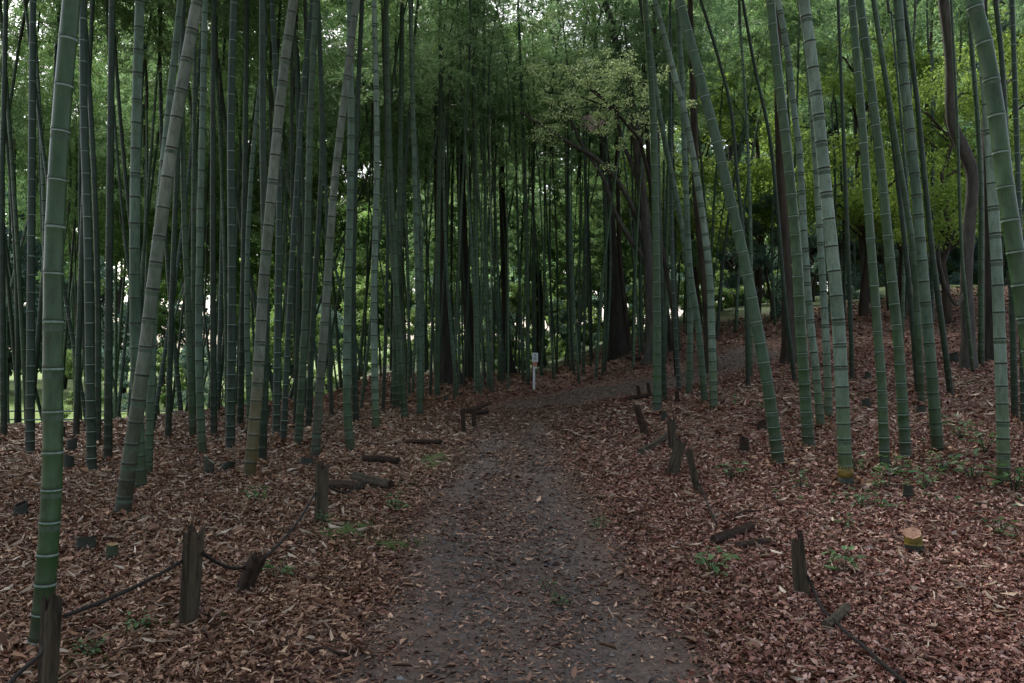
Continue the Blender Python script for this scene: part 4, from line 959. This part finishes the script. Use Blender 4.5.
stone('grey stone half buried in leaves right of the pointed post', 869, 551, 11)
stone('small pale stone at the lower left among twigs', 400, 682, 9)

# sign
def sign():
    b = hit(534, 391); D = b.y; k = D / F
    root = empty('sign', b, 'white stake carrying a small two part notice board beside the path bend', 'sign')
    mb = MB(); w = 2.3 * k; h = 38 * k; mb.box((0, 0, h / 2 - .1), (w, w, h + .2 - .02)); link('stake', mb.mesh('stake', ['sign_white'], False), root)
    mb = MB(); mb.box((1.0 * k, -w / 2 - .012, 33.6 * k), (6.0 * k, .016, 9 * k)); bd = link('board', mb.mesh('board', ['sign_white'], False), root)
    mb = MB(); y = -w / 2 - .022
    mb.tube([(1.1 * k, y + .004, 36 * k), (1.1 * k, y, 36 * k)], [.8 * k, .8 * k], 12); 
    for i, ww in enumerate((2.6, 3.4, 3.0)): mb.box((1.0 * k, y, (33.8 - i * 1.3) * k), (ww * k, .004, .45 * k))
    link('marking', mb.mesh('marking', ['sign_ink'], False), bd)
    mb = MB(); mb.box((.8 * k, -w / 2 - .012, 26.6 * k), (4.6 * k, .014, 4.6 * k)); link('lower_board', mb.mesh('lower_board', ['sign_red'], False), root)
    mb = MB(); mb.box((.9 * k, -w / 2 - .012, 23.3 * k), (3.6 * k, .013, 1.9 * k)); link('tag_plate', mb.mesh('tag_plate', ['sign_white'], False), root)
sign()

# railing and pale walk beyond the grove, lower down on the left
def beyond():
    y = 37.0; x0, x1 = -34, -9.5; z = ground_h(-24, y)
    root = empty('railing', (x0, y, z), 'low dark railing with two bars in front of the bright lawn', 'railing')
    mb = MB(); n = 11
    for i in range(n): mb.box(((x1 - x0) * i / (n - 1), 0, .55), (.09, .09, 1.15))
    for i in range(n):
        m2 = MB(); m2.box(((x1 - x0) * i / (n - 1), 0, .50), (.09, .09, 1.2)); link('post', m2.mesh('railing_post', ['rail_paint'], False), root)
    for h in (.32, .68, 1.08):
        m2 = MB(); m2.box(((x1 - x0) / 2, .05 if h < 1 else 0, h), (x1 - x0, .05, .07 if h < 1 else .05 + .02)); link('rail', m2.mesh('rail', ['rail_paint'], False), root)
    V = []; Fc = []
    xs = np.linspace(-60, -8, 40)
    for x in xs:
        for yy in (37.6, 39.2, 40.8): V.append((x, yy, ground_h(x, yy) + .07))
    for i in range(39):
        for j in range(2): q = i * 3 + j; Fc.append((q, q + 3, q + 4, q + 1))
    tag(link('walkway', mesh_np('walkway', V, Fc, ['pale_paving'])), kind='structure')
beyond()

# ------------------------------------------------------------------ low green growth
def tufts():
    nr = np.random.default_rng(3); P = []; 
    def patch(px, py, rx, ry, n):
        c = hit(px, py); 
        for _ in range(n): P.append((c.x + nr.normal(0, rx), c.y + nr.normal(0, ry)))
    for a in ((345, 532, .22, .26, 420), (380, 548, .25, .14, 260), (432, 462, .2, .5, 420), (408, 490, .12, .25, 120), (255, 503, .12, .12, 50), (137, 633, .06, .05, 70), (158, 631, .05, .05, 50), (200, 628, .08, .06, 40),
              (30, 480, .4, .4, 120), (80, 505, .3, .3, 90), (90, 672, .08, .06, 60)): patch(*a)
    P = np.array(P); n = len(P); Z = heights(P[:, 0], P[:, 1])
    D = nr.normal(0, .45, (n, 3)); D[:, 2] = 1; U = nr.normal(0, 1, (n, 3)); L = nr.uniform(.02, .06, n)
    V, Fc = leaf_arrays(np.stack([P[:, 0], P[:, 1], Z + .005], 1), D, U, L, L * .13, .1)
    tag(link('grass', mesh_np('grass', V, Fc, ['grass_blade'])), kind='stuff')
    # spreading ground cover on the slope
    n = 6500; X, Y = scatter(nr, n, 7, 31, .75, 0); nz = np.array([mn.noise(Vector((x * .6, y * .6, 21))) + .5 * mn.noise(Vector((x * 2.1, y * 2.1, 2))) for x, y in zip(X, Y)])
    k = (nz > .34) & (X > 1.0) & (path_dist(X, Y) > .5); X, Y = X[k], Y[k]; n = len(X); Z = heights(X, Y)
    D, U = rand_dir(nr, n, .35); L = nr.uniform(.03, .07, n) * (1 + .03 * Y)
    V, Fc = leaf_arrays(np.stack([X, Y, Z + .05 + nr.uniform(0, .05, n)], 1), D, U, L, L * .6, .2)
    tag(link('ground_cover', mesh_np('ground_cover', V, Fc, ['seedling_leaf'])), kind='stuff')
tufts()
def moss():
    for px, py, rx, ry in ((348, 532, .24, .35), (432, 462, .24, .75), (395, 548, .14, .1)):
        c = hit(px, py); V = []; n = 26; Fc = []
        rr = [(1, -.02), (.8, .026), (.4, .040)]
        for s, z in rr:
            for k in range(n):
                a = 6.283 * k / n; q = 1 + .7 * mn.noise(Vector((math.cos(a) * 2.6, math.sin(a) * 2.6, px))); x, y = c.x + math.cos(a) * rx * s * q, c.y + math.sin(a) * ry * s * q; V.append((x, y, ground_h(x, y) + z))
        V.append((c.x, c.y, c.z + .040))
        for i in range(2):
            for k in range(n): Fc.append((i * n + k, i * n + (k + 1) % n, (i + 1) * n + (k + 1) % n, (i + 1) * n + k))
        for k in range(n): Fc.append((2 * n + k, 2 * n + (k + 1) % n, 3 * n))
        tag(link('moss', mesh_np('moss', V, Fc, ['moss_green'], smooth=True)), kind='stuff')
moss()
def seedling(label, px, py, s, seed):
    nr = np.random.default_rng(seed); b = hit(px, py); n = 26
    a = nr.uniform(0, 6.28, n); h = nr.uniform(.03, .16, n) * s; r = nr.uniform(.01, .10, n) * s
    P = np.stack([np.cos(a) * r, np.sin(a) * r, h], 1); D = np.stack([np.cos(a), np.sin(a), nr.normal(.1, .3, n)], 1); U = np.tile([0, 0, 1.], (n, 1)) + nr.normal(0, .2, (n, 3))
    L = nr.uniform(.035, .07, n) * s; V, Fc = leaf_arrays(P, D, U, L, L * .55, .15)
    mb = MB()
    for i in range(0, n, 2): mb.tube([Vector((0, 0, -.01)), Vector(P[i]) * .6 + Vector((0, 0, .01)), Vector(P[i])], [.003 * s, .002 * s, .0015 * s], 4, 0, False)
    root = empty('seedling', b, label, 'seedling', 'green seedlings in the leaf litter')
    link('stem', mb.mesh('stem', ['mid_green']), root); link('leaves', mesh_np('seedling_leaves', V, Fc, ['seedling_leaf']), root)
for i, (lab, px, py, s) in enumerate((
    ('bright green seedling low beside the thick green bamboo', 88, 662, .7), ('tiny pair of green sprouts before the tall weathered post', 137, 636, .7), ('small plant right of the black post stub', 276, 582, .9),
    ('leafy sprout at the foot of the mossy post', 322, 528, .8), ('seedling on the left verge by the slanted log', 395, 512, 1.0), ('little sprout growing in the path, closer one', 560, 609, .5), ('little sprout growing in the path, farther one', 548, 594, .5),
    ('small sprout at the path edge below the split posts', 600, 530, .7), ('bright seedling left of the slanting bamboo foot', 732, 480, 1.3), ('seedling between the slanting bamboo and the yellow footed one', 800, 489, 1.1),
    ('seedling right behind the yellow ringed foot', 856, 472, 1.2), ('seedling in front of the yellow ringed foot', 862, 508, 1.1), ('low plant between the log piece and the path', 712, 578, 1.2), ('green sprout right of the pointed post', 846, 578, 1.1),
    ('leafy seedling at the dark foot of the ringed bamboo', 893, 478, 1.5), ('spreading seedling left of the dark mossy stump', 888, 490, 1.4), ('leafy clump behind the dark mossy stump', 925, 492, 1.4), ('seedling just in front of the green footed bamboo', 944, 474, 1.5),
    ('leafy plant left of the pale upright bamboo foot', 972, 482, 1.8), ('dense little plant at the foot of the pale upright bamboo', 1014, 494, 1.8), ('seedling in shade beyond the green footed bamboo', 960, 440, 1.8),
    ('low green clump between the pale upright bamboo and the green footed one', 985, 455, 1.6), ('sprout out on the leaf floor left of the yellow stump', 845, 530, .8), ('sprout near the outer edge above the yellow stump', 1000, 540, 1.0), ('single bright sprout by the pale stump', 258, 503, 1.0))):
    seedling(lab, px, py, s, 50 + i)
LM = [(-999, 'outside the left border'), (0, 'at the left border'), (50, 'right of the closest green bamboo'), (92, 'right of the dark bamboo near the stumps'), (141, 'right of the thick pale leaning bamboo'), (204, 'behind the bleached stump'),
      (232, 'behind the stout faintly ringed bamboo'), (256, 'right of the yellow footed bamboo'), (284, 'right of the white ringed pair'), (318, 'above the mossy square post'), (350, 'right of the curved footed bamboo'), (376, 'right of the bold ringed bluish bamboo'), (407, 'right of the bent ringed foot'),
      (430, 'left of the flared dark tree'), (453, 'right of the flared dark tree'), (478, 'right of the stouter fresh green bamboo'), (506, 'left of the white sign'), (535, 'right of the white sign'), (556, 'left of the silvery thin bamboo'), (572, 'right of the silvery thin bamboo'), (595, 'left of the thick bank tree'),
      (618, 'right of the thick bank tree'), (657, 'right of the lone bend bamboo'), (714, 'right of the mossy footed bamboo'), (760, 'above the foot of the slanting bamboo'), (809, 'right of the white ringed green bamboo'), (846, 'right of the yellow ringed foot'), (885, 'between the green ringed bamboos'), (915, 'left of the green footed bamboo'),
      (940, 'left of the twisted tree'), (970, 'right of the twisted tree'), (1004, 'at the right border'), (1024, 'outside the right border')]
ORD = 'first second third fourth fifth sixth seventh eighth ninth tenth eleventh twelfth thirteenth fourteenth fifteenth sixteenth'.split()
def single_out():
    """labels of the repeats: look, landmark, and the place counted from the left"""
    by = {}
    for o in S.objects:
        lb = o.get('label')
        if not lb or o.parent: continue
        base = None
        if lb.startswith(('slim ', 'slender ', 'thin ', 'very thin ')) and o.get('far'): base = ' '.join(lb.split(' bamboo')[0].split()) + ' bamboo'; tail = 'far back' if o.location.y > 18 else 'mid grove'
        elif lb == 'leafy bamboo': base = 'low leafed bamboo'; tail = 'at the grove end'
        elif lb == 'rounded leafy shrub': base = 'rounded leafy shrub'; tail = 'past the grove'
        elif o.get('group') == GT:
            base = {'blu': 'bluish green tree', 'bri': 'bright yellow green tree', 'dar': 'dark leafy tree', 'tal': 'tall dark tree'}[lb[:3]]; tail = 'past the grove' if lb[:3] != 'tal' else 'in the last row'
        if base is None: continue
        if o.get('far') == 2: continue
        px = CX + F * o.location.x / o.location.y; lm = [t for p, t in LM if p <= px][-1]
        by.setdefault((base, lm, tail), []).append((px, o))
    for (base, lm, tail), lst in by.items():
        lst.sort(key=lambda t: t[0])
        for i, (px, o) in enumerate(lst): o['label'] = (ORD[i] + ' ' if len(lst) > 1 else '') + base + ' ' + lm + ', ' + tail
single_out()
print('bamboos', sum(1 for o in S.objects if o.name.startswith('bamboo') and o.type == 'EMPTY'))
